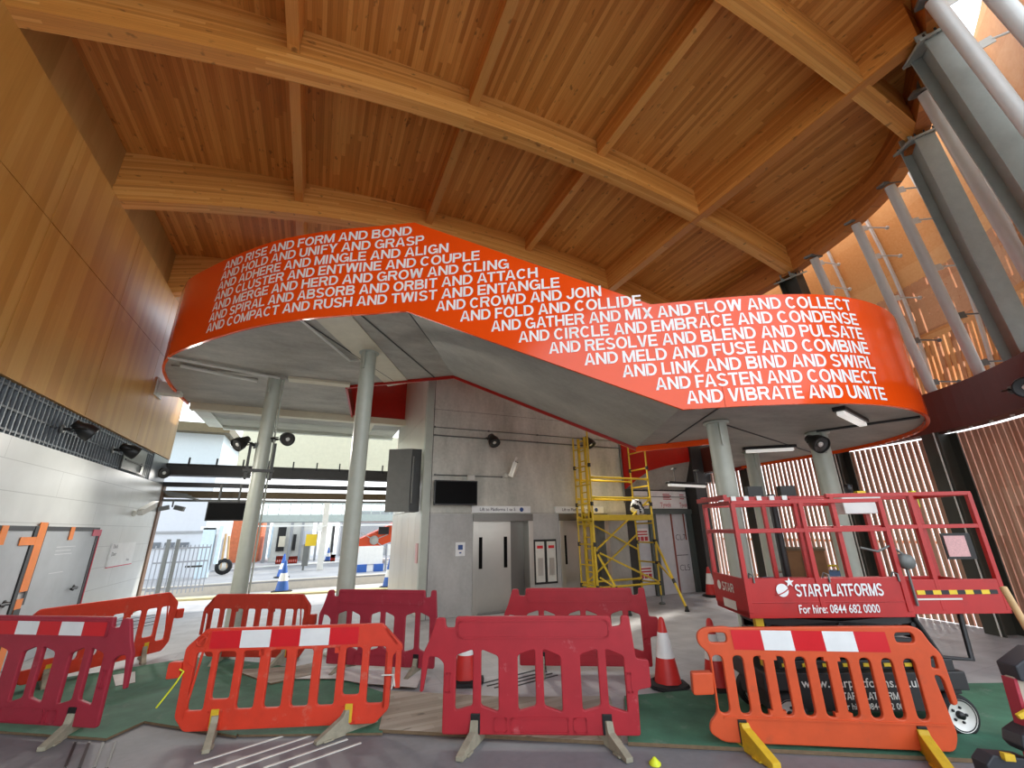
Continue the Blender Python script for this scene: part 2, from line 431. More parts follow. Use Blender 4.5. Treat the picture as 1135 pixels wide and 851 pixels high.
def glyph(c):
    W_ = dict(A=.96,B=.9,C=.94,D=.92,E=.78,F=.73,G=.98,H=.9,I=.3,J=.72,K=.96,L=.74,M=1.08,N=.91,O=1.,P=.85,Q=1.,R=.93,S=.86,T=.8,U=.9,V=.9,W=1.28,X=.92,Y=.92,Z=.8)
    if c == ' ': return [], .33
    w = W_.get(c, .8); s = SW; m = w/2; P = []
    if c in 'BDEFHKLMNPRIU' and c != 'U': P.append(_rect(0, 0, s, 1))
    if c == 'A': P += [_q((0,0),(s*1.06,0),(m+s*.06,1),(m-s*.55,1)), _q((w-s*1.06,0),(w,0),(m+s*.55,1),(m-s*.06,1)), _rect(w*.2, .22, w*.8, .38)]
    elif c == 'B': P += _bowl(s*.5, .48, w*.93, 1)+_bowl(s*.5, 0, w, .565)
    elif c == 'C': P += [_ring(m, .5, m, .515, 42, 318)]
    elif c == 'D': P += _bowl(s*.5, 0, w, 1)
    elif c == 'E': P += [_rect(s, .83, w*.97, 1), _rect(s, .42, w*.92, .58), _rect(s, 0, w, .17)]
    elif c == 'F': P += [_rect(s, .83, w, 1), _rect(s, .4, w*.9, .56)]
    elif c == 'G': P += [_ring(m, .5, m, .515, 40, 330), _rect(w*.52, .38, w, .54), _rect(w-.15, 0, w, .45)]
    elif c == 'H': P += [_rect(w-s, 0, w, 1), _rect(s, .42, w-s, .6)]
    elif c == 'J': P += [_rect(w-s, .3, w, 1), _ring(m, .33, m, .345, 180, 360), ]
    elif c == 'K': P += [_q((s,.28),(s,.55),(w-s*1.25,1),(w-.03,1)), _q((s*1.9,.52),(w*.5,.66),(w,0),(w-s*1.25,0))]
    elif c == 'L': P += [_rect(s, 0, w, .17)]
    elif c == 'M': P += [_rect(w-s, 0, w, 1), _q((s,1),(s*.9,.72),(m-.1,0),(m,.3)), _q((w-s,1),(m,.3),(m+.1,0),(w-s*.9,.72)), _poly([(m-.1,0),(m+.1,0),(m,.3)])]
    elif c == 'N': P += [_rect(w-s, 0, w, 1), _q((s*.98,1),(s*.98,.68),(w-s*.98,0),(w-s*.98,.32))]
    elif c == 'O': P += [_ring(m, .5, m, .515, 0, 360, SW, .17, 30)]
    elif c == 'P': P += _bowl(s*.5, .38, w, 1)
    elif c == 'R': P += _bowl(s*.5, .42, w*.97, 1)+[_q((w*.45,.5),(w*.72,.5),(w,0),(w-s*1.15,0))]
    elif c == 'S': P += [_ring(m, .735, m*.95, .28, 20, 240, SW, .165, 16), _ring(m, .265, m, .28, -160, 60, SW, .165, 16), _q((m*.56,.6),(m*.6,.455),(m*1.5,.36),(m*1.5,.52))]
    elif c == 'T': P += [_rect(0, .83, w, 1), _rect(m-s/2, 0, m+s/2, .83)]
    elif c == 'U': P += [_rect(0, .36, s, 1), _rect(w-s, .36, w, 1), _ring(m, .375, m, .39, 180, 360)]
    elif c == 'V': P += [_q((0,1),(s*1.1,1),(m+.02,.12),(m-s*.58,0)), _q((w,1),(w-s*1.1,1),(m-.02,.12),(m+s*.58,0)), _q((m-s*.58,0),(m+s*.58,0),(m+.03,.2),(m-.03,.2))]
    elif c == 'W':
        q = w/4
        for a, b in ((0, q), (w/2, w-q)): P.append(_q((a+(-.0 if a == 0 else -s*.5),1),(a+s*1.05-(0 if a == 0 else s*.5),1),(b+s*.55,0),(b-s*.5,0)))
        for a, b in ((q, w/2), (w-q, w)): P.append(_q((a-s*.55,0),(a+s*.5,0),(b+(s*.5 if b < w-.01 else 0),1),(b-s*1.05+(s*.5 if b < w-.01 else 0),1)))
    elif c == 'X': P += [_q((0,0),(s*1.25,0),(w,1),(w-s*1.25,1)), _q((w-s*1.25,0),(w,0),(s*1.25,1),(0,1))]
    elif c == 'Y': P += [_rect(m-s/2, 0, m+s/2, .42), _q((0,1),(s*1.2,1),(m+s*.5,.4),(m-s*.5,.4)), _q((w-s*1.2,1),(w,1),(m+s*.5,.4),(m-s*.5,.4))]
    elif c == 'Z': P += [_rect(0, .83, w, 1), _rect(0, 0, w, .17), _q((0,.17),(s*1.3,.17),(w,.83),(w-s*1.3,.83))]
    return P, w
NARROW = {('A','V'), ('V','A'), ('A','T'), ('T','A'), ('L','T'), ('A','Y'), ('Y','A'), ('L','Y'), ('F','A'), ('P','A')}
def capitals(txt):
    x = 0.; vs = []; fs = []; prev = ''
    for c in txt:
        P, w = glyph(c)
        if (prev, c) in NARROW: x -= .1
        for v, f in P:
            o = len(vs); vs += [(x+a, b) for a, b in v]; fs += [tuple(o+i for i in q) for q in f]
        x += w+(.085 if c != ' ' else .0); prev = c
    return vs, fs, x-.085
def caps_on(mb, txt, org, right, up, h, width, mi=0):
    vs, fs, w = capitals(txt); org, right, up = Vector(org), Vector(right).normalized(), Vector(up).normalized()
    mb.add([org+right*(x*width/w)+up*(y*h) for x, y in vs], fs, mi)
# ------------------------------------------------------------------ floor, ground, left wall, lift core
nf = Vector((.5475, .8368)); fl = lambda x: (4.95-nf.x*x)/nf.y
b = MB(); b.prism([(-13, fl(-13), -.004), (60, fl(60), -.004), (60, 16.4, -.004), (-13, 16.4, -.004)], (0,0,-.3)); o = struct('floor', b, 'floor_tiles')
b = MB(); b.prism([(-40, -40, -.004), (60, -40, -.004), (60, fl(60), -.004), (-13, fl(-13), -.004), (-40, fl(-13), -.004)], (0,0,-.3)); o = struct('floor_front', b, 'paving_front')
b = MB(); b.box(-60, 80, 16.4, 120, -.6, -.35); o = struct('floor_trackbed', b, 'gravel')

# left wall: tiles below, louvre band, timber above
b = MB(); b.box(-4.4, -4., -3., 15.4, 0, 3.25); wl = struct('wall_left', b, 'tile_white')
b = MB()
zs = [3.95, 6.25, 7.82]; ys = [-3., -.4, 2.2, 4.8, 7.4, 10.0, 12.6, 15.4]
for i in range(2):
    for j in range(7): b.box(-4.35, -4.0, ys[j]+.006, ys[j+1]-.006, (3.95 if i == 0 else zs[i])+.006, zs[i+1]-.006)
obj('timber_cladding', b, 'clad_wood', wl)
b = MB(); b.box(-4.5, -4.14, -3., 15.4, 7.82, 9.6); obj('upper_cladding', b, 'clad_shaded', wl)
b = MB(); b.box(-4.4, -4.06, -3., 15.4, 3.25, 3.95, 0)
y = -2.9
while y < 14.1:
    b.box(-4.06, -4.025, y, y+.022, 3.26, 3.94, 1); y += .125
for z in (3.3, 3.58, 3.86): b.box(-4.06, -4.03, -3., 14.1, z, z+.03, 0)
b.box(-4.06, -4.01, 14.1, 15.38, 3.26, 3.94, 1)
obj('louvre_band', b, ['louvre_dark', 'louvre'], wl)
b = MB(); b.box(-4.42, -3.96, 15.32, 15.55, 0, 3.25); struct('trim_1', b, 'jamb_brown', None, .008)

# two sheeted doors in the left wall
def left_door(nm, y0, y1, zt, gap):
    m = MB(); m.box(-4.02, -3.985, y0, y1, 0, zt); d = struct(nm, m, 'door_grey', None, .006)
    m = MB()
    m.box(-3.985, -3.975, y0-.02, y1+.02, zt-.01, zt+.06); m.box(-3.985, -3.975, y1-.06, y1+.06, 0, zt+.02)
    obj('door_surround', m, 'black', d)
    m = MB(); P = onx(82, 657, -3.95) if nm == 'door_1' else onx(3, 683, -3.95)
    m.lathe([(.0, 0), (.05, 0), (.05, .012), (.028, .02), (.026, .06)], (-3.985, P.y, .98), (1,0,0), 14)
    m.tube([(-3.93, P.y, .98), (-3.925, P.y-.24, .98)], .02, 10)
    obj('door_handle', m, 'lamp_black', d)
    return d
ya, yb = onx(46, 593, -4).y, onx(108, 589, -4).y
d1 = left_door('door_1', ya, yb, 2., 0)
d2 = left_door('door_2', ya-2.3, ya-.25, 2., 0)
m = MB()
m.box(-3.975, -3.965, ya-.2, ya+.02, 1.1, 2.12); m.box(-3.975, -3.965, ya-.2, ya-.02, .0, 1.0)
m.box(-3.975, -3.966, ya-.62, ya-.1, 1.78, 1.9); m.box(-3.975, -3.966, ya-1.15, ya-1.0, 1.8, 2.06)
obj('orange_tape', m, 'tape_orange', d2)
m = MB(); m.box(-3.976, -3.968, ya-.3, ya-.2, 0, 2.06); m.box(-3.976, -3.968, ya-.02, ya+.05, .9, 2.1); m.box(-3.964, -3.96, ya-.2, ya-.02, .62, .86); obj('black_tape', m, 'black', d2)
m = MB(); m.box(-3.975, -3.966, ya+.85, ya+1., 1.84, 2.06); obj('orange_tape', m, 'tape_orange', d1)
m = MB(); m.box(-3.972, -3.962, yb-.28, yb+.1, 1.9, 2.02); m.box(-3.972, -3.962, yb+.04, yb+.07, 0, 1.95)
obj('pink_tape', m, 'tape_pink', d1)
m = MB()
for k, (zz, l) in enumerate([(1.72, .7), (1.66, .55), (1.6, .62), (1.3, .5), (.6, .9), (.55, .7)]):
    m.box(-3.985, -3.982, ya+.55, ya+.55+l, zz, zz+.012)
obj('faint_print', m, 'board_grey', d1)

# notice board and camera on the tiles
P0, P1 = onx(126, 602, -3.96), onx(146, 624, -3.96)
t = thing('notice_board', 'white notice board with handwriting on the white tiled wall right of the sheeted doors', 'sign', (-3.96, (P0.y+P1.y)/2, (P0.z+P1.z)/2))
m = MB(); m.box(-4., -3.97, P0.y, P1.y, P1.z, P0.z); obj('board', m, 'reflect_white', t)
m = MB(); m.box(-3.995, -3.965, P0.y, P1.y, P1.z-.02, P1.z); obj('tray', m, 'tape_pink', t)
m = MB(); hgt = P0.z-P1.z
for q, (tx, k) in enumerate((('Dock', .78), ('Door', .45))):
    text_on(m, tx, (-3.966, P0.y+.08, P1.z+hgt*k), (0,1,0), (0,0,1), hgt*.16, None, .0)
text_on(m, 'Keep', (-3.966, P1.y-.42, P1.z+hgt*.16), (0,1,0), (0,0,1), hgt*.12, None, .0)
obj('handwriting', m, 'print_dark', t)

def cctv(P, n, aim, label, arm=.25):
    P, n, aim = Vector(P), Vector(n).normalized(), Vector(aim).normalized()
    t = thing('security_camera', label, 'security camera', P, 'security cameras')
    m = MB(); m.lathe([(0, 0), (.07, 0), (.07, .05), (.04, .07), (0, .07)], P, n, 16); obj('wall_mount', m, 'off_white', t)
    m = MB(); Q = P+n*arm; m.tube([P+n*.05, P+n*arm*.6, Q+Vector((0,0,.06))], .022, 10); obj('bracket_arm', m, 'off_white', t)
    m = MB(); c = Q+Vector((0,0,.1)); m.bar(c-aim*.2, c+aim*.2, .13, .13); hh = obj('camera_housing', m, 'off_white', t, .012)
    m = MB(); m.bar(c-aim*.18+Vector((0,0,.075)), c+aim*.26+Vector((0,0,.075)), .16, .014); obj('sun_shield', m, 'white_paint', t)
    m = MB(); m.lathe([(.045, 0), (.05, .012), (0, .014)], c+aim*.2, aim, 16); obj('lens', m, 'screen_black', hh)
    return t
Pc = onx(147, 569, -4)
cctv(Pc, (1, 0, 0), (.35, .75, .45), 'white security camera on the white tiled wall above the notice board')

def spot(P, n, aim, label, r=.14, drop=0., lit=True, lens='lamp_glass'):
    """bracket plate + yoke + round floodlight head"""
    P, n, aim = Vector(P), Vector(n).normalized(), Vector(aim).normalized()
    t = thing('spotlight', label, 'spotlight', P, 'black spotlights')
    m = MB(); m.lathe([(0, 0), (.07, 0), (.07, .03), (0, .03)], P, n, 14); obj('mount', m, 'mid_steel', t)
    Q = P+n*.3
    sd = aim.cross(Vector((0,0,1)))
    if sd.length < .1: sd = Vector((1,0,0))
    sd.normalize()
    m = MB(); m.tube([P+n*.02, P+n*.12], .025, 10)
    for s in (-1, 1): m.tube([P+n*.12, P+n*.13+sd*s*r*1.12, Q+sd*s*r*1.12], .014, 8)
    obj('yoke', m, 'lamp_black', t)
    m = MB(); m.lathe([(0, -.2), (r*.45, -.19), (r*.6, -.1), (r*.95, .0), (r, .1), (r, .13), (r*.9, .13), (r*.88, .1)], Q, aim, 24)
    hd = obj('lamp_head', m, 'lamp_black', t)
    m = MB(); m.lathe([(r*.88, .1), (r*.5, .085), (0, .08)], Q, aim, 24); obj('lens', m, lens, hd)
    m = MB(); m.lathe([(0, .09), (r*.3, .1), (r*.22, .06)], Q, aim, 16); obj('bulb', m, 'tube_lamp', hd)
    if not lit: return t
    L_ = bpy.data.lights.new('lamp', 'SPOT'); L_.energy = SPOTW; L_.spot_size = 1.9; L_.spot_blend = 1.; L_.shadow_soft_size = r*.8; L_.color = (1., .95, .86)
    lo = bpy.data.objects.new('lamp', L_); C.objects.link(lo); lo.location = Q-P+aim*.14; lo.rotation_euler = aim.to_track_quat('-Z', 'Y').to_euler(); lo.parent = t
    return t
spot(onx(68, 475, -4.02), (1, .1, 0), (.75, .4, -.5), 'black spotlight on the grey louvre band, left one of two')
spot(onx(124, 498, -4.02), (1, .1, 0), (.75, .5, -.4), 'black spotlight on the grey louvre band, right one with a pale lens', lens='lens')
t = thing('louvre_access_panel', 'pale access panel in the louvre band beside the right spotlight', 'panel', onx(148, 508, -4))
m = MB(); Pa, Pb = onx(139, 498, -4.), onx(157, 526, -4.); m.box(-4.02, -3.99, Pa.y, Pb.y, 3.3, 3.86); obj('plate', m, 'mid_steel', t, .004)
m = MB(); m.box(-3.99, -3.97, Pa.y+.1, Pb.y-.1, 3.5, 3.53); m.box(-3.99, -3.97, Pb.y-.25, Pb.y-.22, 3.34, 3.55); obj('catch', m, 'lamp_black', t)

# lift core
CXa, CXb, CY0 = 2.52, 8.4, 10.65
b = MB()
DOORS = [(3.66, 5.32), (6.12, 7.72)]
zt = 2.28
xs = [CXa] + [q for d in DOORS for q in d] + [CXb]
for i in range(0, len(xs), 2): b.box(xs[i], xs[i+1], CY0, CY0+.3, 0, zt, 1)
b.box(CXa, CXb, CY0, CY0+.3, zt, 7.4, 0); b.box(CXa, CXb, CY0+2.6, CY0+2.8, 0, 7.4, 0)
wb = struct('wall_lift_core', b, ['concrete_wall', 'concrete_low'])
b = MB()
for z in (2.3, 4.9): b.box(CXa, CXb, CY0-.003, CY0, z, z+.006)
b.box(2.56, 2.572, CY0-.003, CY0, 0, 7.4)
obj('joint', b, 'dark_steel', wb)
b = MB(); b.box(CXa-.16, CXa+.02, CY0-.03, CY0+.12, 0, 7.4); obj('corner_trim', b, 'steel_green', wb, .006)
b = MB()
for j in range(5):
    for zz0, zz1 in ((0, 2.4), (2.4, 4.8), (4.8, 7.4)):
        b.box(CXa-.08, CXa, CY0+.12+j*.92+.005, CY0+.12+(j+1)*.92-.005, zz0+.006, zz1-.006)
obj('side_panel', b, 'panel_metal', wb)
def lift_door(nm, x0, x1):
    m = MB()
    m.box(x0, x0+.13, CY0-.03, CY0+.34, 0, 2.1); m.box(x1-.13, x1, CY0-.03, CY0+.34, 0, 2.1); d = struct(nm, m, 'stainless', None, .006)
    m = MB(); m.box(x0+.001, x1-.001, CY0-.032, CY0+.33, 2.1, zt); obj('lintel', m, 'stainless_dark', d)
    xm = x0+.62
    for k, (p, q) in enumerate(((x0+.14, xm), (xm+.006, x0+1.12))):
        m = MB(); m.box(p, q, CY0+.2+.03*k, CY0+.23+.03*k, .01, 2.1); lf = obj('door_leaf', m, 'stainless', d)
        m = MB(); c = (p+q)/2+(-.1 if k == 0 else .1); m.box(c-.045, c+.045, CY0+.19+.03*k, CY0+.2+.03*k, .98, 1.72); obj('vision_panel', m, 'screen_black', lf)
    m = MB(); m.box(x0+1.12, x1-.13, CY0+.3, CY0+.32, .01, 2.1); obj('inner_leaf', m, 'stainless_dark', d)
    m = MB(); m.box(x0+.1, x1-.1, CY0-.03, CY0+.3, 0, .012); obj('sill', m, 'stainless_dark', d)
    return d
lift_door('door_3', *DOORS[0]); lift_door('door_4', *DOORS[1])
def lift_sign(p0, p1, label):
    a, c = ony(*p0, CY0-.06), ony(*p1, CY0-.06)
    t = thing('lift_sign', label, 'sign', ((a.x+c.x)/2, CY0, (a.z+c.z)/2), 'lift signs')
    z0, z1 = 2.3, 2.47
    m = MB(); m.box(a.x, c.x, CY0-.06, CY0, z0, z1); obj('sign_board', m, 'reflect_white', t, .004)
    m = MB(); w = c.x-a.x
    text_on(m, 'Lift to Platforms 1 to 5', (a.x+w*.13, CY0-.063, z0+.05), (1,0,0), (0,0,1), .075, w*.6, .01); obj('lettering', m, 'print_dark', t)
    m = MB(); m.lathe([(0, 0), (.055, 0), (.055, .004), (0, .004)], (a.x+w*.84, CY0-.06, z0+.085), (0,-1,0), 20); obj('symbol', m, 'print_blue', t)
    return t
lift_sign((523, 565), (588, 565), 'white lift sign above the left lift doors')
lift_sign((616, 565), (669, 565), 'white lift sign behind the yellow scaffold tower')
# call panel between the doors
t = thing('lift_call_panel', 'pair of white lift call panels on a black plate between the lift doors', 'panel', (5.74, CY0, 1.1))
m = MB(); a, c = ony(591, 598, CY0), ony(618, 646, CY0); x0, x1, z0, z1 = a.x, c.x, c.z, a.z
m.box(x0, x1, CY0-.03, CY0, z0, z1); obj('back_plate', m, 'lamp_black', t, .004)
for k in (0, 1):
    p = x0+.04+k*(x1-x0)/2; q = p+(x1-x0)/2-.08
    m = MB(); m.box(p, q, CY0-.045, CY0-.03, z0+.05, z1-.05); cp = obj('call_plate', m, 'off_white', t, .003)
    m = MB(); m.box(p+.04, q-.04, CY0-.05, CY0-.045, z1-.22, z1-.15); obj('display', m, 'reflect_red', cp)
    m = MB(); m.box(p+.05, q-.05, CY0-.05, CY0-.045, z0+.2, z0+.62); obj('button_strip', m, 'stainless', cp)
t = thing('notice', 'small white notice with blue print on concrete left of the lift doors', 'sign', ony(510, 608, CY0))
a, c = ony(505, 601, CY0), ony(515, 616, CY0)
m = MB(); m.box(a.x, c.x, CY0-.02, CY0, c.z, a.z); obj('sheet', m, 'reflect_white', t)
m = MB(); w = c.x-a.x; m.box(a.x+w*.25, c.x-w*.25, CY0-.023, CY0-.02, a.z-.17, a.z-.06); m.box(a.x+w*.38, c.x-w*.38, CY0-.023, CY0-.02, c.z+.06, c.z+.09); obj('pictogram', m, 'print_blue', t)
t = thing('notice', 'narrow white notice with red print on the metal corner left of the lifts', 'sign', (CXa-.08, 11.3, 1.5))
m = MB(); m.box(CXa-.1, CXa-.08, 11.2, 11.42, 1.15, 1.6); obj('sheet', m, 'paper_pink', t)
# wall screen
a, c = ony(481, 532, 10.5), ony(528, 560, 10.5)
t = thing('display_screen', 'black display screen on the concrete wall left of the lift sign', 'screen', ((a.x+c.x)/2, 10.6, (a.z+c.z)/2), 'display screens')
m = MB(); m.box(a.x, c.x, 10.42, 10.5, c.z, a.z); sc_ = obj('casing', m, 'black', t, .01)
m = MB(); m.box(a.x+.03, c.x-.03, 10.415, 10.42, c.z+.03, a.z-.03); obj('screen', m, 'screen_black', sc_)
m = MB(); m.box(a.x+.35, c.x-.35, 10.5, CY0, c.z+.15, a.z-.15); obj('wall_bracket', m, 'dark_steel', t)
t = thing('junction_box', 'small pale box on the conduit just above the wall display screen', 'box', ony(522, 530, 10.6))
m = MB(); p = ony(522, 530, 10.6); m.box(p.x-.09, p.x+.09, 10.55, CY0, p.z-.06, p.z+.08); obj('box', m, 'off_white', t, .006)
spot(ony(543, 484, CY0)+Vector((0,0,.0)), (0, -1, -.55), (.1, -.6, -.8), 'black spotlight high on the concrete wall above the display screen', .15)
spot(ony(647, 487, CY0), (0, -1, -.5), (.3, -.5, -.85), 'black spotlight on the concrete wall behind the scaffold tower', .15)
cctv(ony(560, 527, CY0), (.45, -.9, .1), (.25, -.25, .9), 'white security camera on the concrete wall above the left lift sign', .3)
# conduits
def conduit(pts, label, r=.016):
    m = MB(); m.tube(pts, r, 8)
    for k in range(1, len(pts)):
        A, B = Vector(pts[k-1]), Vector(pts[k])
        n = max(1, int((B-A).length/1.2))
        for j in range(n+1):
            p = A+(B-A)*(j/n); m.obox(p, (1,0,0), (0,1,0), (0,0,1), .04, .04, .04)
    o = obj('conduit', m, 'mid_steel'); tag(o, label, 'pipe', 'conduits')
for p, q, r, s in (((482, 473), (690, 494), .011, 'upper thin conduit run along the concrete wall'), ((482, 482), (690, 501), .018, 'second thin conduit run along the concrete wall under the upper one'), ((482, 526), (556, 527), .014, 'short thin conduit run just above the display screen to the camera')):
    A, B = ony(*p, CY0-.03), ony(*q, CY0-.03); B.z = A.z; conduit([A, B], s, r)
conduit([(8.36, CY0-.05, 2.6), (8.36, CY0-.05, 5.2)], 'vertical conduit at the right end of the concrete wall', .03)
# open cabinet on the side of the core
t = thing('information_cabinet', 'grey cabinet with open door beside the metal corner of the lift core', 'cabinet', (2.3, 11., 3.))
a = ony(431, 510, 11.2); 
q = [ony(432, 490, 11.25), ony(457, 497, 10.95), ony(455, 567, 10.95), ony(430, 566, 11.25)]
m = MB(); A = Vector((q[1].x, 10.95, 0)); B = Vector((q[0].x, 11.25, 0)); z0, z1 = q[2].z, q[1].z
d = (A-B).normalized(); nn = Vector((-d.y, d.x, 0))
m.hexa([B+Vector((0,0,z0)), A+Vector((0,0,z0)), A+nn*.05+Vector((0,0,z0)), B+nn*.05+Vector((0,0,z0)), B+Vector((0,0,z1)), A+Vector((0,0,z1)), A+nn*.05+Vector((0,0,z1)), B+nn*.05+Vector((0,0,z1))])
obj('door', m, 'mid_steel', t, .006)
m = MB(); m.box(A.x, CXa-.16, 10.97, 11.5, z0, z1); obj('body', m, 'dark_steel', t, .006)
m = MB(); m.tube([(A.x+.05, 10.94, z0+.2), (A.x+.05, 10.94, z1-.2)], .025, 8); obj('hinge', m, 'mid_steel', t)
# ------------------------------------------------------------------ timber roof
prof = lambda x: 8.8-.0204*(x-3)**2
ceil_ = lambda x: 9.53-(.0118 if x < 3 else .0215)*(x-3)**2
RIM = smooth_path([(-4.15,-1.0),(-1,-.95),(2,-.6),(4,.0),(5.5,.58),(6.67,1.16),(7.42,1.5),(8.05,1.89),(8.7,2.36),(9.33,3.12),(9.68,3.94),(9.9,4.87),(10.04,5.6),(10.12,7.),(10.15,9.),(10.15,12.5),(10.15,16.3)], .2)
def rim_y(x):
    for i in range(len(RIM)-1):
        if RIM[i].x <= x <= RIM[i+1].x and RIM[i+1].x > RIM[i].x:
            k = (x-RIM[i].x)/(RIM[i+1].x-RIM[i].x); return RIM[i].y+(RIM[i+1].y-RIM[i].y)*k
    return 16.3
b = MB()
xs = [p.x for p in RIM if p.x < 9.7]+[9.75, 9.85, 9.95, 10.05, 10.14]
vs = []
for x in xs:
    y0 = rim_y(x)
    vs += [(x, y0, ceil_(x)), (x, 16.3, ceil_(x)), (x, y0, ceil_(x)+.2), (x, 16.3, ceil_(x)+.2)]
fs = []
for i in range(len(xs)-1):
    a, c = 4*i, 4*i+4
    fs += [(a, c, c+1, a+1), (a+2, a+3, c+3, c+2), (a, a+2, c+2, c), (a+1, c+1, c+3, a+3)]
fs += [(0,1,3,2), (4*len(xs)-4, 4*len(xs)-2, 4*len(xs)-1, 4*len(xs)-3)]
b.add(vs, fs); struct('ceiling', b, 'ceiling_wood')
# long arched beams
def arc_beam(Yf, w, x0, x1, lowcut=.0):
    m = MB(); n = 60; vs = []
    for i in range(n+1):
        x = x0+(x1-x0)*i/n; z0 = prof(x)+lowcut
        for y, z in ((Yf-w, z0), (Yf, z0), (Yf, z0+.36), (Yf-.03, z0+.38), (Yf-.03, ceil_(x)+.05), (Yf-w+.03, ceil_(x)+.05), (Yf-w+.03, z0+.38), (Yf-w, z0+.36)): vs.append((x, y, z))
    k = 8
    fs = [(i*k+j, i*k+(j+1) % k, (i+1)*k+(j+1) % k, (i+1)*k+j) for i in range(n) for j in range(k)]
    fs += [tuple(range(k)), tuple(range(n*k, n*k+k))[::-1]]
    return m.add(vs, fs)
BE = [2.38, 5.66, 9.06, 12.6]
names = ['nearest of the long beams, at the top right of the photo', 'second long beam, crossing the whole ceiling from the top left corner', 'third long beam, running behind the top of the orange band', 'furthest long beam, glimpsed at the left end of the orange band']
for i, Y in enumerate(BE):
    x1 = max(p.x for p in RIM if abs(p.y-Y) < .3) if Y < 5 else 10.05
    o = obj('roof_beam', arc_beam(Y, .26, -4.14, x1-.05), 'beam_wood'); tag(o, 'curved laminated timber roof beam, '+names[i], 'roof beam', 'long roof beams')
# ribs between them
RX = [-1.1, 1.76, 4.5]
edges = [None]+BE
rowname = ['in front of the nearest long beam', 'between the nearest and second long beams', 'between the second and third long beams', 'between the third and furthest long beams']
colname = ['first rib from the left wall', 'second rib from the left wall', 'third rib from the left wall']
for j, x in enumerate(RX):
    for i in range(4):
        ya = rim_y(x)+.2 if i == 0 else BE[i-1]; yb_ = BE[i]-.26
        m = MB(); m.box(x-.08, x+.08, ya, yb_, prof(x)+.32, ceil_(x)+.05)
        if i == 0 and yb_-ya < .5: continue
        if i == 0: continue
        o = obj('roof_rib', m, 'rib_wood'); tag(o, 'short straight timber %s, %s' % (colname[j], rowname[i]), 'roof rib', 'short roof ribs')
m = MB(); x = 7.17; m.box(x-.1, x+.1, rim_y(x)+.05, 12.34, prof(x)-.005, ceil_(x)+.05)
o = obj('roof_rib', m, 'rib_wood'); tag(o, 'deep timber cross beam at the right, meeting the second long beam above the orange band', 'roof rib', 'short roof ribs')
# rim beam round the edge
ins = offset_path(RIM, -.0); out = offset_path(RIM, .22)
zr0 = [prof(p.x)-.02 for p in RIM]; zr1 = [ceil_(p.x)+.2 for p in RIM]
o = obj('roof_edge_beam', wall_band(ins, out, zr0, zr1), 'rim_wood'); tag(o, 'deep curved timber edge beam bounding the ceiling at the right', 'roof beam')

# ------------------------------------------------------------------ right-hand facade: inclined tubes and I-beams, timber skin
BAY = [  # name, top (rim), foot (girder), kind
 ('T6', (5.6,.72,8.65), (7.4,.4,4.4), 't'), ('T5', (6.75,1.12,8.5), (8.32,.92,4.4), 't'), ('IS', (7.28,1.42,8.36), (8.85,1.36,4.4), 'i'),
 ('T4', (7.95,1.8,8.25), (9.45,1.85,4.4), 't'), ('IC', (8.78,2.3,8.12), (10.25,2.5,4.4), 'i'), ('T3', (9.33,3.0,8.0), (10.75,3.2,4.4), 't'),
 ('T2', (9.75,3.85,7.9), (11.3,4.12,4.4), 't'), ('T1', (10.,4.9,7.8), (11.62,5.2,4.4), 't'), ('IA', (10.2,5.62,7.72), (11.75,6.0,4.4), 'i'),
 ('T0', (10.3,6.8,7.7), (11.8,7.1,4.4), 't'), ('T9', (10.3,8.2,7.7), (11.85,8.5,4.4), 't'), ('T8', (10.3,10.6,7.7), (11.9,10.8,4.4), 't')]
where = {'T6': 'furthest up in the top right corner', 'T5': 'just right of the uppermost I-beam', 'T4': 'between the two big inclined I-beams', 'T3': 'first left of the long I-beam, foot on the brown girder',
 'T2': 'beside the right end of the orange band', 'T1': 'rising behind the top right of the orange band', 'T0': 'low one left of the short dark post behind the orange band', 'T9': 'hidden far one behind the orange band', 'T8': 'last one beyond the orange band'}
def outward(i):
    a = Vector(BAY[max(i-1,0)][2]).to_2d(); c = Vector(BAY[min(i+1,len(BAY)-1)][2]).to_2d(); d = (c-a).normalized(); return Vector((d.y, -d.x))
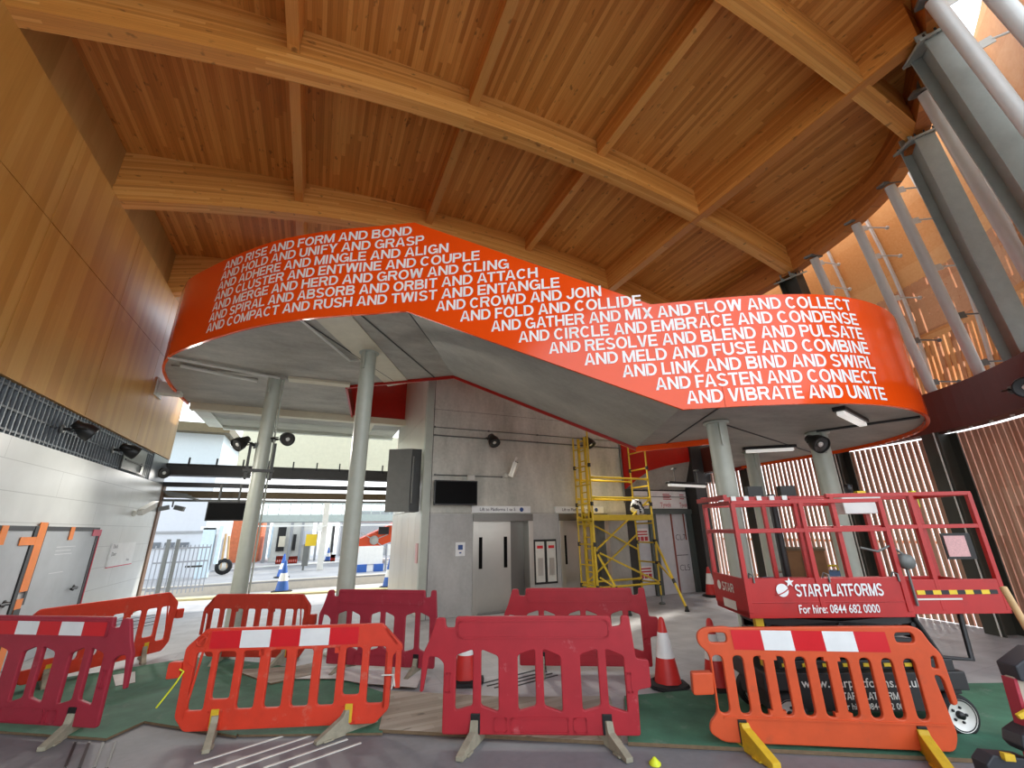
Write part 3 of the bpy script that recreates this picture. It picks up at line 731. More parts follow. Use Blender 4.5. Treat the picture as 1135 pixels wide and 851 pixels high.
for i, (nm, A, B, k) in enumerate(BAY):
    A, B = Vector(A), Vector(B); o2 = outward(i); o3 = Vector((o2.x, o2.y, 0)); d = (A-B).normalized()
    if nm in ('T9', 'T8', 'T0'): continue
    if k == 't':
        t = thing('facade_tube', 'inclined pale grey steel tube, '+where[nm], 'facade tube', B, 'inclined facade tubes')
        m = MB(); m.tube([B, A], .085, 20); obj('tube', m, 'tube_paint', t)
        m = MB(); m.obox(A+d*.03, o3, o3.cross(d), d, .3, .22, .04); m.bar(A+d*.05, A+o3*.1+d*.25, .05, .16); obj('top_plate', m, 'mid_steel', t)
        for q in (.06, .3, .55, .8, .97):
            P = B+(A-B)*q; m = MB(); m.bar(P+o3*.07, P+o3*.22+Vector((0,0,.03)), .016, .12)
            m.tube([P+o3*.2+Vector((0,0,.03)), P+o3*.62+Vector((0,0,.02))], .016, 8)
            m.lathe([(0, 0), (.04, 0), (.04, .03), (0, .03)], P+o3*.62+Vector((0,0,.02)), o3, 10)
            obj('bracket_arm', m, 'off_white' if q > .5 else 'mid_steel', t)
    else:
        lab = {'IS': 'inclined grey-green I-beam at the top right corner with a bolted head plate', 'IC': 'long inclined grey-green I-beam standing under the end of the nearest long beam', 'IA': 'dark I-beam post under the end of the second long beam, behind the orange band'}[nm]
        t = thing('facade_i_beam', lab, 'I-beam', B, 'inclined facade I-beams')
        w, h = .28, .46; sd = o3.cross(d).normalized(); fo = d.cross(sd).normalized()
        L = (A-B).length; c = (A+B)/2; m = MB()
        m.obox(c, d, sd, fo, L, h-.04, .022)
        for s in (-1, 1): m.obox(c+sd*s*(h/2-.012), d, fo, sd, L, w, .024)
        obj('section', m, 'ibeam_paint' if nm != 'IA' else 'ibeam_dark', t)
        m = MB(); m.obox(A+d*.02, sd, fo, d, h+.14, w+.14, .035)
        for s in (-1, 1):
            m.obox(A+d*.1+sd*s*.12, fo, d, sd, .3, .16, .02)
        hp = obj('head_plate', m, 'ibeam_paint', t)
        m = MB()
        for s in (-1, 1):
            for e in (-1, 0, 1): m.tube([A+d*.0+sd*s*.26+fo*e*.13, A+d*.09+sd*s*.26+fo*e*.13], .014, 6)
        obj('bolts', m, 'lamp_black', hp)
# timber skin panels, one per bay, hung outside the tubes
def skin_pt(i, v):
    A, B = Vector(BAY[i][1]), Vector(BAY[i][2]); o2 = outward(i); o3 = Vector((o2.x, o2.y, 0))
    lo = B+o3*.78+Vector((0,0,-.1)); hi = A+o3*.95+Vector((0,0,1.15))
    bulge = .22*math.sin(v*PI)
    return lo+(hi-lo)*v+o3*bulge
bayname = ['top right corner bay', 'bay beside the uppermost tube', 'bay beside the uppermost I-beam', 'bay between the uppermost I-beam and the next tube', 'bay left of the tube between the two I-beams', 'bay left of the long I-beam', 'bay above the brown girder next to the orange band', 'bay at the right shoulder of the orange band', 'narrow bay behind the dark post', 'bay behind the orange band', 'far bay behind the orange band']
order = [i for i in range(len(BAY))]
def patch(m, i, u0, u1, v0, v1, th, mi, nv=3, off=0.):
    o2 = outward(i); o3 = Vector((o2.x, o2.y, 0))
    P = lambda u, v: skin_pt(i, v)*(1-u)+skin_pt(i+1, v)*u+o3*off
    for k in range(nv):
        a, c = v0+(v1-v0)*k/nv, v0+(v1-v0)*(k+1)/nv
        q = [P(u0,a), P(u1,a), P(u1,c), P(u0,c)]
        m.hexa(q+[p+o3*th for p in q], mi)
for i in range(len(BAY)-1):
    wd = (skin_pt(i, .3)-skin_pt(i+1, .3)).length
    m = MB(); ns = max(3, int(wd/.1)); rnd = random.Random(i)
    for k in range(ns):
        patch(m, i, (k+.02)/ns, (k+.66)/ns, 0, .3, .05, 1 if (k*7 % 3 == 0) else 0, 2)
        for r in range(4):          # short battens closing part of each gap, staggered
            if rnd.random() < .5: patch(m, i, (k+.6)/ns, (k+1.03)/ns, .015+r*.07, .015+r*.07+.05, .03, 1, 1, .02)
    patch(m, i, 0, 1, .295, .33, .05, 0, 1)
    ns2 = max(3, int(wd/.16))
    for k in range(ns2):
        patch(m, i, (k+.0)/ns2, (k+.78)/ns2, .33, .56, .05, 1, 2)
        for r in range(6):
            if (r+k) % 3 != rnd.randrange(3): patch(m, i, (k+.76)/ns2, (k+1.0)/ns2, .33+.038*r, .33+.038*(r+1)-(.006 if r % 2 else 0), .05, 1, 1)
    patch(m, i, 0, 1, .555, .585, .05, 0, 1)
    patch(m, i, 0, 1, .585, 1., .05, 0, 4)
    t = thing('timber_screen', 'orange-brown slatted timber facade screen, '+bayname[i], 'timber screen', skin_pt(i, 0)*.5+skin_pt(i+1, 0)*.5, 'upper timber screens')
    obj('boards', m, ['screen_wood', 'screen_dark'], t)
    m = MB(); o2 = outward(i); o3 = Vector((o2.x, o2.y, 0))
    for k in range(8):
        a, c = k/8, (k+1)/8
        p, q = (skin_pt(i,a)+skin_pt(i+1,a))/2-o3*.04, (skin_pt(i,c)+skin_pt(i+1,c))/2-o3*.04
        m.bar(p, q, .05, .05, o3)
    obj('rib', m, 'off_white', t)
# girder and lower screen
G = smooth_path([(6.2,.05),(7.25,.5),(8.3,1.15),(9.35,1.95),(10.12,2.68),(10.72,3.38),(11.15,4.12),(11.45,5.1),(11.6,6.3),(11.7,8),(11.75,11.)], .2)
m = wall_band(G, offset_path(G, .2), 3.64, 4.4)
t = thing('ring_girder', 'dark red-brown curved girder under the timber screens at the right', 'girder', (G[0].x, G[0].y, 3.64))
obj('web', m, 'brown_beam', t)
obj('lower_flange', wall_band(offset_path(G, -.03), offset_path(G, .3), 3.6, 3.64), 'brown_beam', t)
nn_ = plan_normals(G)
for k in range(0, len(G), 2): m = MB(); m.lathe([(0, 0), (.03, 0), (.03, .03), (0, .03)], (G[k].x+nn_[k].x*.12, G[k].y+nn_[k].y*.12, 3.57), (0,0,1), 8); obj('bolt', m, 'off_white', t)
def low_post(P, face, label):
    t = thing('facade_post', label, 'post', (P[0], P[1], 0), 'lower facade posts')
    f = Vector((*face, 0)).normalized(); sd = Vector((-f.y, f.x, 0)); c = Vector((P[0], P[1], 1.8))
    m = MB(); m.obox(c, f, sd, (0,0,1), .4, .026, 3.6); m.obox(c-f*.2, sd, f, (0,0,1), .34, .03, 3.6); m.obox(c+f*.2, sd, f, (0,0,1), .34, .03, 3.6)
    obj('section', m, 'ibeam_dark', t)
    m = MB(); m.tube([c-f*.24+sd*-.12+Vector((0,0,-1.8)), c-f*.24+sd*-.12+Vector((0,0,1.8))], .014, 8); obj('cable_pipe', m, 'off_white', t)
low_post((11.42, 4.3), (.93, -.36), 'dark olive post behind the red rails of the lift, right of the pink notice')
low_post((11.75, 6.45), (.99, -.13), 'dark olive post behind the red lift, left of its white document box')
low_post((11.85, 9.), (1, -.05), 'dark post far behind the red lift, near the left column of three')
Lc = offset_path(G, .42)
acc = [0.]
for i in range(1, len(Lc)): acc.append(acc[-1]+(Lc[i]-Lc[i-1]).length)
def at_len(path, acc, s):
    s = min(max(s, 0), acc[-1]-1e-4)
    for i in range(1, len(acc)):
        if acc[i] >= s:
            k = (s-acc[i-1])/(acc[i]-acc[i-1]); d = (path[i]-path[i-1]).normalized(); return path[i-1]+(path[i]-path[i-1])*k, d
def near_s(path, acc, P): 
    i = min(range(len(path)), key=lambda i: (path[i]-Vector(P)).length); return acc[i]
marks = [near_s(Lc, acc, (8.5, .8)), near_s(Lc, acc, (11.8, 4.2)), near_s(Lc, acc, (12.1, 6.4)), near_s(Lc, acc, (12.2, 9.)), acc[-1]]
lab = ['pinkish-brown close-set timber slat screen at the far right, under the girder', 'timber slat screen with daylight through it, between the two dark posts behind the red lift', 'timber slat screen with daylight through it, behind the three pale columns', 'timber slat screen at the far left end, beside the boarded doorway']
wsl = [.1, .084, .074, .066]
for k in range(4):
    t = thing('slat_screen', lab[k], 'slat screen', (*at_len(Lc, acc, (marks[k]+marks[k+1])/2)[0], 0), 'lower slat screens')
    m = MB(); s = marks[k]+.06; step = .125
    while s < marks[k+1]-.04:
        p, d = at_len(Lc, acc, s); nrm = Vector((d.y, -d.x, 0))
        m.obox((p.x, p.y, 1.8), (d.x, d.y, 0), nrm, (0,0,1), wsl[k], .045, 3.58); s += step
    obj('slats', m, 'slat_wood', t)
    m = MB(); s = marks[k]
    prev = None
    while s < marks[k+1]+.01:
        p, d = at_len(Lc, acc, s); nrm = Vector((d.y, -d.x)); q = p+nrm*.1
        if prev is not None:
            for z in (.5, 1.5, 2.5): m.bar((prev.x, prev.y, z), (q.x, q.y, z), .03, .05)
        prev = q; s += .3
    obj('rails', m, 'screen_wood', t)
# ------------------------------------------------------------------ elevated walkway: two rounded landings joined by a stair flight
ZL, ZR = 5.35, 3.42                                  # undersides
FRONT = [(-3.62,14.25),(-3.62,12.9),(-3.55,11.9),(-3.4,11.05),(-3.2,10.47),(-3.02,10.08),(-2.66,9.58),(-2.0,8.76),(-1.26,7.97),(-.57,7.43),(-.1,7.12),(.45,6.8),(1.0,6.47)]
TAN = (Vector((4.47,4.22))-Vector((1.0,6.47)))
ARC = [(5.0,3.86),(5.5,3.56),(6.15,3.25),(6.7,3.09),(7.25,3.03),(7.8,3.06),(8.3,3.17),(8.8,3.36),(9.3,3.62),(9.75,3.95),(10.15,4.4),(10.5,5.0),(10.72,5.7),(10.85,6.6),(10.9,7.6),(10.92,8.5)]
pL = smooth_path([Vector(p) for p in FRONT], .1)
pM = [Vector((1.0,6.47))+TAN*(k/24) for k in range(1, 25)]
pR = smooth_path([Vector((4.47,4.22))]+[Vector(p) for p in ARC], .1)[1:]
PATH = pL+pM+pR
PA = [0.]
for i in range(1, len(PATH)): PA.append(PA[-1]+(PATH[i]-PATH[i-1]).length)
SL = PA[len(pL)-1]; SR = PA[len(pL)+len(pM)-1]; SEND = PA[-1]
ZTL, ZTR = 7.12, 5.07
def lerp_clamp(s, s0, s1, a, c): k = min(1, max(0, (s-s0)/(s1-s0))); return a+(c-a)*k
zbot = lambda s: lerp_clamp(s, SL, SR, ZL, ZR)
ztop = lambda s: lerp_clamp(s, SL+.04, SR-.24, ZTL, ZTR)
def ray_wall(x, y, Q=PATH, acc=PA):
    d = ray(x, y); best = None
    for i in range(len(Q)-1):
        a, e = Q[i], Q[i+1]-Q[i]; det = d.x*(-e.y)+e.x*d.y
        if abs(det) < 1e-9: continue
        t = (a.x*(-e.y)+e.x*a.y)/det; k = (d.x*a.y-d.y*a.x)/det
        if t > 0 and -1e-6 <= k <= 1+1e-6 and (best is None or t < best[0]): best = (t, acc[i]+k*(acc[i+1]-acc[i]))
    return (best[1], H+d.z*best[0]) if best else None
wk = thing('elevated_walkway', 'elevated orange-sided walkway stepping down from left to right, covered in white capital lettering', 'walkway', (1.0, 6.47, ZL))
seams = [0, ray_wall(395, 300)[0], ray_wall(795, 400)[0], SEND]
inn = plan_normals(PATH, -1)     # towards the inside of the walkway
for j in range(3):
    idx = [i for i in range(len(PATH)) if seams[j]+.006 < PA[i] < seams[j+1]-.006]
    ss = [seams[j]+(.0 if j == 0 else .003)]+[PA[i] for i in idx]+[seams[j+1]-(.0 if j == 2 else .003)]
    ss = sorted(set(ss+[q for q in (SL, SL+.04, SR-.24, SR) if ss[0] < q < ss[-1]]))
    pts = []; nr = []
    for s in ss:
        p, d = at_len(PATH, PA, s); pts.append(p); nr.append(Vector((-d.y, d.x)))
    m = wall_band(pts, [p+q*.05 for p, q in zip(pts, nr)], [zbot(s) for s in ss], [ztop(s) for s in ss])
    obj('fascia_panel', m, 'orange_fascia', wk)
LINES = ['AND RISE AND FORM AND BOND','AND HOLD AND UNIFY AND GRASP','AND ADHERE AND MINGLE AND ALIGN','AND CLUSTER AND ENTWINE AND COUPLE','AND MERGE AND HERD AND GROW AND CLING','AND SPIRAL AND ABSORB AND ORBIT AND ATTACH','AND COMPACT AND RUSH AND TWIST AND ENTANGLE','AND CROWD AND JOIN','AND FOLD AND COLLIDE','AND GATHER AND MIX AND FLOW AND COLLECT','AND CIRCLE AND EMBRACE AND CONDENSE','AND RESOLVE AND BLEND AND PULSATE','AND MELD AND FUSE AND COMBINE','AND LINK AND BIND AND SWIRL','AND FASTEN AND CONNECT','AND VIBRATE AND UNITE']
LP0 = [(249.8,294.7),(246.3,305),(242.9,316),(239.5,327.4),(236.7,338.9),(233.3,350.3),(230.3,361.8),(483.1,346.6),(510,358),(544.4,369.1),(574.8,380.2),(608.6,391.6),(648,404),(690.3,417),(727,430.5),(761.3,445.5)]
LP1 = [(455.9,265.6),(469.6,275.9),(496.8,285),(531.7,294.3),(564.2,303.6),(596.5,313.6),(621,324.7),(667.3,333.4),(712.2,343.2),(945.8,350.4),(952.9,364.4),(958.5,378.7),(964.3,393.5),(970.1,409.1),(973.5,423.9),(982.2,440.3)]
info = [(ray_wall(*a), ray_wall(*c)) for a, c in zip(LP0, LP1)]
# even line pitch, fitted to the photograph
zz = [(a[1]+c[1])/2 for a, c in info]; n = len(zz); mi_ = (n-1)/2; mz = sum(zz)/n
sl = sum((i-mi_)*(q-mz) for i, q in enumerate(zz))/sum((i-mi_)**2 for i in range(n))
CAP = -sl*.83
m = MB()
for i, tx in enumerate(LINES):
    (s0, _), (s1, _) = info[i]; z0 = mz+sl*(i-mi_)
    vs, fs, w = capitals(tx); k = (s1-s0)/w
    q = []
    for x, y in vs:
        p, d = at_len(PATH, PA, s0+x*k); q.append((p.x+d.y*.006, p.y-d.x*.006, z0+y*CAP))
    m.add(q, fs)
obj('lettering', m, 'white_letter', wk, label='white capital lettering in sixteen lines across the orange band')
# soffits -----------------------------------------------------------------
KL, KR = Vector((2.69,9.37)), Vector((5.99,7.06))
def slab(name, poly, zf, th, mat):
    m = MB(); P = [Vector(p) for p in poly]; n = len(P)
    m.add([(p.x, p.y, zf(p)) for p in P]+[(p.x, p.y, zf(p)+th) for p in P], [tuple(range(n))[::-1], tuple(range(n, 2*n))]+[(i, (i+1) % n, n+(i+1) % n, n+i) for i in range(n)])
    bm_o = obj(name, m, mat, wk)
    return bm_o
ip = lambda p, q: p+q*.05
innL = [ip(PATH[i], -plan_normals(PATH)[i]) for i in range(0)] 
nA = plan_normals(PATH, -1)
left_in = [PATH[i]+nA[i]*.04 for i in range(len(pL))]
slab('landing_soffit', left_in+[KL, Vector((.41,11.07)), Vector((.8,14.25))], lambda p: ZL+.05, .3, 'soffit')
m = MB(); a, c = PATH[len(pL)-1]+nA[len(pL)-1]*.04, PATH[len(pL)+len(pM)-1]+nA[len(pL)+len(pM)-1]*.04
m.hexa([(a.x,a.y,ZL+.05),(c.x,c.y,ZR+.05),(KR.x,KR.y,ZR+.05),(KL.x,KL.y,ZL+.05),(a.x,a.y,ZL+.4),(c.x,c.y,ZR+.4),(KR.x,KR.y,ZR+.4),(KL.x,KL.y,ZL+.4)])
obj('stair_soffit', m, 'soffit_stair', wk)
right_in = [PATH[i]+nA[i]*.04 for i in range(len(pL)+len(pM)-1, len(PATH))]
zs_r = lambda p: ZR+.07
slab('landing_soffit', right_in+[Vector((11.35,9.9)), onz(809,524,ZR).to_2d(), onz(804,513,ZR).to_2d(), onz(798,504,ZR).to_2d(), Vector((6.9,5.8)), KR], zs_r, .3, 'soffit')
# inner (back) lips of the landings and stair, red inner walls of the voids
def lip(pts, zb, zt, th=.05, mat='red_inner', name='inner_fascia'):
    P = [Vector(p) for p in pts]; nr = plan_normals(P)
    obj(name, wall_band(P, [p+q*th for p, q in zip(P, nr)], zb, zt), mat, wk)
lip([(.41,11.07), tuple(KL)], ZL-.02, ZTL-.2)
lip([tuple(KL), tuple(KR)], [ZL-.02, ZR-.02], [ZTL-.2, ZTR-.2])
lip([tuple(KR), (6.9,5.8)], ZR-.04, ZR+.55, .05, 'orange_fascia')
lip([(.8,14.25), (.41,11.07)], ZL-.02, ZTL)
lip([(2.5,14.3), (.8,14.3)], ZL-.02, ZTL+.4)
lip([(10.92,8.5), (11.35,9.9)], ZR-.02, ZR+.38)
edge = [(8.42,2.98),(8.6,3.1),(8.95,3.32),(9.4,3.56),(10.1,3.74),(11.,3.9),(11.6,4.)]
m = MB(); n = len(edge)
m.add([(x, 10.58, z) for x, z in edge]+[(x, 10.58, 5.2) for x, z in edge]+[(x, 10.63, z) for x, z in edge]+[(x, 10.63, 5.2) for x, z in edge],
      [(i, i+1, n+i+1, n+i) for i in range(n-1)]+[(2*n+i, 3*n+i, 3*n+i+1, 2*n+i+1) for i in range(n-1)]+[(i, 2*n+i, 2*n+i+1, i+1) for i in range(n-1)])
obj('inner_fascia', m, 'red_inner', wk)
m = MB(); m.add([(x, 10.6, z) for x, z in edge]+[(x, 11.0, 2.98) for x, z in edge]+[(x, 10.6, z+.2) for x, z in edge]+[(x, 11.0, 3.2) for x, z in edge],
      [(i, n+i, n+i+1, i+1) for i in range(n-1)]+[(2*n+i, 2*n+i+1, 3*n+i+1, 3*n+i) for i in range(n-1)])
obj('sloping_soffit', m, 'soffit', wk)
# pale downstand strips under the left landing, joints
m = MB(); q = [onz(x, y, ZL+.04) for x, y in ((347,351),(389,349.5),(454,424),(430,428))]; m.prism([(p.x, p.y, ZL+.035) for p in q], (0,0,.06)); obj('painted_strip', m, 'cream', wk)
m = MB(); m.bar((-.92,10.93,ZL+.02), (.45,10.88,ZL+.02), .26, .06); obj('downstand', m, 'cream', wk)
m = MB(); m.bar((-3.2,11.0,ZL+.03), (-.95,10.93,ZL+.03), .2, .04); obj('downstand', m, 'soffit', wk)
m = MB(); m.bar((-3.5,14.2,ZL-.05), (2.45,14.2,ZL-.05), .26, .2); obj('downstand', m, 'cream', wk)
for a, c, z in (((-.55,7.6),(1.4,10.2),ZL+.045), ((.35,7.),(2.3,9.65),ZL+.045), ((1.05,6.55),(2.72,9.3),ZL+.045), ((5.0,4.0),(6.3,6.5),ZR+.066), ((6.1,4.9),(10.6,6.3),ZR+.066)):
    m = MB(); m.bar((*a, z), (*c, z), .02, .02); obj('joint', m, 'dark_steel', wk)

# steel stub between timber wall and left landing
t = thing('wall_strut', 'short pale steel strut between the timber wall and the rounded left end of the walkway', 'strut', (-3.8, 12.9, 5.2))
a, c = onx(156, 436, -3.98), onx(158, 443, -3.98)
m = MB(); m.box(-4., -3.5, 13.0, 13.3, 5.3, 5.6); obj('section', m, 'off_white', t, .01)
m = MB(); m.box(-4., -3.97, 12.9, 13.4, 5.22, 5.68); obj('end_plate', m, 'off_white', t, .004)

# columns
def column(P, ztop_, r, label, top=(0,0), fin=None):
    t = thing('walkway_column', label, 'column', (P[0], P[1], 0), 'walkway columns')
    m = MB(); m.tube([(P[0], P[1], 0), (P[0]+top[0], P[1]+top[1], ztop_)], r, 28); obj('shaft', m, 'steel_green', t)
    m = MB(); m.lathe([(0, 0), (r*1.3, 0), (r*1.3, .03), (0, .03)], (P[0]+top[0], P[1]+top[1], ztop_-.03), (0,0,1), 28)
    a = fin or 0
    a = math.atan2(-TAN.x, TAN.y)
    d = Vector((math.cos(a), math.sin(a), 0)); c = Vector((P[0]+top[0], P[1]+top[1], ztop_-.2))
    m.obox(c, d, d.cross(Vector((0,0,1))), (0,0,1), r*2.5, .03, .4)
    obj('head_bracket', m, 'steel_green', t)
    m = MB(); m.lathe([(0, 0), (r*1.7, 0), (r*1.7, .03), (0, .03)], (P[0], P[1], 0), (0,0,1), 28); obj('base_plate', m, 'steel_green', t)
    return t
def colbase(p_img, z):  P = onz(*p_img, z); return (P.x, P.y)
c1 = colbase((305, 421), ZL); c2 = colbase((409, 393), ZL); c3 = colbase((794, 472), ZR); c5 = colbase((906, 483), ZR); c4 = colbase((833, 504), ZR)
column(c1, ZL+.05, .15, 'pale green-grey tubular column under the left landing, the left one carrying spotlights')
column(c2, ZL+.05, .15, 'pale green-grey tubular column under the left landing, the right one nearest the lift')
column(c3, ZR+.06, .15, 'pale green-grey tubular column at the left end of the red lift, thickest looking of the three')
column(c4, ZR+.06, .14, 'pale green-grey tubular column behind the red lift, slim middle one of the three')
column(c5, ZR+.06, .15, 'pale green-grey tubular column behind the red lift with a spotlight at its head')
# lights on columns and soffits
P = onz(284, 493, 0); Y1 = c1[1]
def on_col(x, y, c): 
    d = ray(x, y); k = (c[0]*d.x+c[1]*d.y)/(d.x**2+d.y**2); return EYE+d*k
q = on_col(272, 493, c1); spot((c1[0]-.16, c1[1], q.z), (-.9, -.4, .1), (-.6, -.5, -.6), 'black spotlight on the left side of the left column, aimed down', .15)
q = on_col(308, 488, c1); spot((c1[0]+.16, c1[1], q.z), (.9, -.4, .1), (.45, -.85, -.35), 'black spotlight on the right side of the left column, its lens facing us', .15)
m = MB(); m.tube([(c1[0]+.19, c1[1]-.05, .1), (c1[0]+.19, c1[1]-.05, ZL)], .018, 8); tag(obj('conduit', m, 'steel_green'), 'thin pale pipe clipped to the right side of the left column', 'pipe', 'conduits')
m = MB()
for s in (-1, 1): m.bar((c1[0]+s*.24, c1[1]-.12, 3.0), (c1[0]+s*.24, c1[1]-.12, q.z-.1), .05, .05)
m.bar((c1[0]-.3, c1[1]-.16, 3.2), (c1[0]+.3, c1[1]-.16, 3.2), .05, .06)
tag(obj('bracket_frame', m, 'dark_steel'), 'dark steel bracket bars strapped to the left column under its spotlights', 'bracket')
q = on_col(888, 496, c5); spot((c5[0]-.15, c5[1]-.05, q.z), (-.9, -.5, 0), (-.3, -.9, -.6), 'black round spotlight at the head of the right-hand column above the red lift', .15)
P = onz(1122, 432, 3.9); spot(P, (-.7, -.7, -.1), (-.9, -.25, -.35), 'black spotlight on the brown girder at the far right edge', .16, lit=False)
def batten(p, q, z, label, drop=.0, black=False):
    A, B = onz(*p, z-.06), onz(*q, z-.06); d = (B-A).normalized()
    t = thing('batten_light', label, 'light', (A+B)/2, 'batten lights')
    m = MB(); m.bar(A+Vector((0,0,.03)), B+Vector((0,0,.03)), .16, .06); obj('housing', m, 'lamp_black', t, .008)
    m = MB(); m.bar(A+Vector((0,0,-.03))+d*.05, B+Vector((0,0,-.03))-d*.05, .1, .06); obj('diffuser', m, 'lamp_on', t, .01)
    if drop:
        m = MB()
        for k in (.2, .8):
            m = MB(); m.tube([A+(B-A)*k+Vector((0,0,.05)), A+(B-A)*k+Vector((0,0,.05+drop))], .012, 6); m.obox(A+(B-A)*k+Vector((0,0,.05+drop)), (1,0,0), (0,1,0), (0,0,1), .1, .1, .04); obj('hanger', m, 'mid_steel', t)
    return t
batten((733, 465), (713, 486), 3.62, 'short batten light on the sloping stair underside left of the columns')
batten((930, 455), (957, 469), ZR+.07, 'short batten light under the rounded right end of the walkway')
batten((824, 499), (882, 496), ZR+.07, 'long batten light under the right landing between two columns')
batten((740, 536), (782, 538), 3.03, 'batten light hung on two rods above the boarded doorway', .35)
m = MB()
A, B = onz(182, 397, ZL), onz(306, 421, ZL)
m.tube([onz(186, 396, ZL)+Vector((0,0,0)), onz(260, 410, ZL), onz(310, 419, ZL)], .03, 8); m.tube([onz(200, 405, ZL), onz(285, 422, ZL)], .045, 8)
tag(obj('conduit', m, 'off_white'), 'pale pipes fixed under the left landing running to the left column', 'pipe', 'conduits')
m = MB(); m.tube([onz(334, 355, ZL), onz(388, 400, ZL), onz(405, 400, ZL)], .022, 8); tag(obj('conduit', m, 'off_white'), 'thin bent pipe under the left landing ending at the right column', 'pipe', 'conduits')
m = MB(); m.tube([onz(905, 478, ZR+.05), onz(1020, 462, ZR+.05)], .02, 8); tag(obj('conduit', m, 'dark_steel'), 'dark pipe under the rounded right landing', 'pipe', 'conduits')

# ------------------------------------------------------------------ boarded doorway right of the lift core
RY = 10.95
b = MB(); b.box(CXb, 8.75, RY-.3, RY+.2, 0, 3.); b.box(11.15, 11.62, RY-.45, RY+.2, 0, 4.6); b.box(11.62, 12.7, RY-.2, RY+.2, 3.3, 4.6); b.box(8.4, 11.7, RY+.02, RY+.25, 0, 7.); struct('wall_recess', b, 'dark_steel')
t = thing('boarded_doorway', 'doorway closed with pale boards, dark steel posts and white printed sheeting above', 'doorway', (9.8, RY, 0))
def rec(x, y): return ony(x, y, RY)
m = MB(); 
for x in (9.55, 8.66, 11.1): m.box(x-.14, x+.14, RY-.1, RY, 0, 2.36)
m.box(8.5, 11.2, RY-.14, RY, 2.28, 2.42); obj('steel_frame', m, 'post_green', t)
m = MB(); m.box(8.8, 9.41, RY-.03, RY, 0, 2.28); obj('board', m, 'board_grey', t); m = MB(); m.box(9.69, 10.34, RY-.03, RY, 0, 2.28); m.box(10.36, 10.96, RY-.03, RY, 0, 2.28); bd = obj('board', m, 'board_grey', t)
m = MB(); m.box(10.32, 10.38, RY-.04, RY-.03, 0, 2.28); m.box(10.84, 10.89, RY-.04, RY-.03, 1.5, 2.28); obj('joint_tape', m, 'strip_brown', bd)
m = MB(); text_on(m, 'CL7', (10.44, RY-.035, 1.5), (1,0,0), (0,0,1), .17, .4, -.012); text_on(m, 'CL5', (10.46, RY-.035, .62), (1,0,0), (0,0,1), .17, .4, -.012); m.box(10.4, 10.85, RY-.035, RY-.03, 1.05, 1.07); obj('marker_writing', m, 'print_dark', bd)
m = MB(); m.box(8.62, 9.5, RY-.06, RY, 2.44, 2.96); m.box(9.62, 11.08, RY-.06, RY, 2.44, 2.98); sh = obj('sheeting', m, 'tyvek', t, .01)
m = MB()
text_on(m, 'Tyvek', (9.95, RY-.065, 2.5), (1,0,0), (0,0,1), .13, .45, .0); text_on(m, 'Tyvek', (10.75, RY-.065, 2.5), (1,0,0), (0,0,1), .13, .33, .0); text_on(m, 'Tyvek', (9.08, RY-.065, 2.5), (1,0,0), (0,0,1), .12, .36, .0)
for k in range(4): m.box(10.1, 10.1+.34-(.06*(k % 2)), RY-.064, RY-.06, 2.72+k*.05, 2.745+k*.05)
for k in range(3): m.box(10.8, 10.98, RY-.064, RY-.06, 2.74+k*.06, 2.765+k*.06)
obj('sheet_print', m, 'print_red', sh)
m = MB(); m.tube([(8.6, RY-.1, 2.8), (11.1, RY-.1, 2.8)], .012, 6); obj('conduit_run', m, 'mid_steel', t)
for (z0, z1, wh) in ((1.45, 1.86, 'upper'), (.42, .8, 'lower')):
    s = thing('warning_notice', '%s of two red and white notices on the narrow board behind the scaffold' % wh, 'sign', (9.05, RY-.03, z0), 'red notices')
    m = MB(); m.box(8.86, 9.36, RY-.05, RY-.03, z0, z1); obj('sheet', m, 'tyvek', s)
    m = MB()
    for k in range(3): m.box(8.9+k*.15, 9.02+k*.15, RY-.054, RY-.05, z0+.06, z0+.18)
    m.box(8.9, 9.32, RY-.054, RY-.05, z0+.22, z0+.26); m.box(8.9, 9.32, RY-.054, RY-.05, z0+.3, z0+.34); obj('print', m, 'print_red', s)
# ------------------------------------------------------------------ floor boards and sheets
def sheet(name, mat, pts, z0, z1, label, cat, edge=None):
    P = [onz(x, y, z1) for x, y in pts]; m = MB(); n = len(P)
    m.add([(p.x, p.y, z0) for p in P]+[(p.x, p.y, z1) for p in P], [tuple(range(n))[::-1]]+[(i, (i+1) % n, n+(i+1) % n, n+i) for i in range(n)], 1)
    m.add([(p.x, p.y, z1) for p in P], [tuple(range(n))], 0)
    o = obj(name, m, [mat, edge or 'board_edge']); return tag(o, label, cat)
sheet('floor_board', 'green_board', [(-60,806), (-60,760), (60,752), (130,742), (215,728), (300,735), (262,815), (160,799), (118,818)], 0., .022, 'green painted floor board under the left barriers', 'board')
sheet('floor_board', 'green_board', [(222,726), (345,742), (428,768), (424,812), (265,814), (240,800)], .0, .02, 'green painted floor board behind the front orange barrier', 'board')
sheet('floor_board', 'brown_board', [(430,765), (560,772), (676,771), (690,822), (420,808)], 0., .03, 'bare weathered plywood floor board under the front pink barrier', 'board')
sheet('floor_board', 'green_board', [(692,771), (806,761), (1140,756), (1190,846), (696,822)], .0, .03, 'green painted floor board under the black lift base at the right', 'board')
sheet('floor_board', 'brown_board', [(258,742), (330,738), (352,733), (352,746), (300,757)], .022, .04, 'small brown board lying on the green one behind the front orange barrier', 'board')
sheet('pale_sheet', 'pale_sheet', [(320,752), (352,738), (440,738), (470,742), (462,762), (400,757), (372,752)], .031, .036, 'crumpled pale sheet on the floor at the feet of the back pink barrier', 'sheet')
sheet('pale_sheet', 'pale_sheet', [(125,748), (150,744), (150,756), (128,760)], .023, .028, 'pale worn patch of sheeting on the left green board', 'sheet')
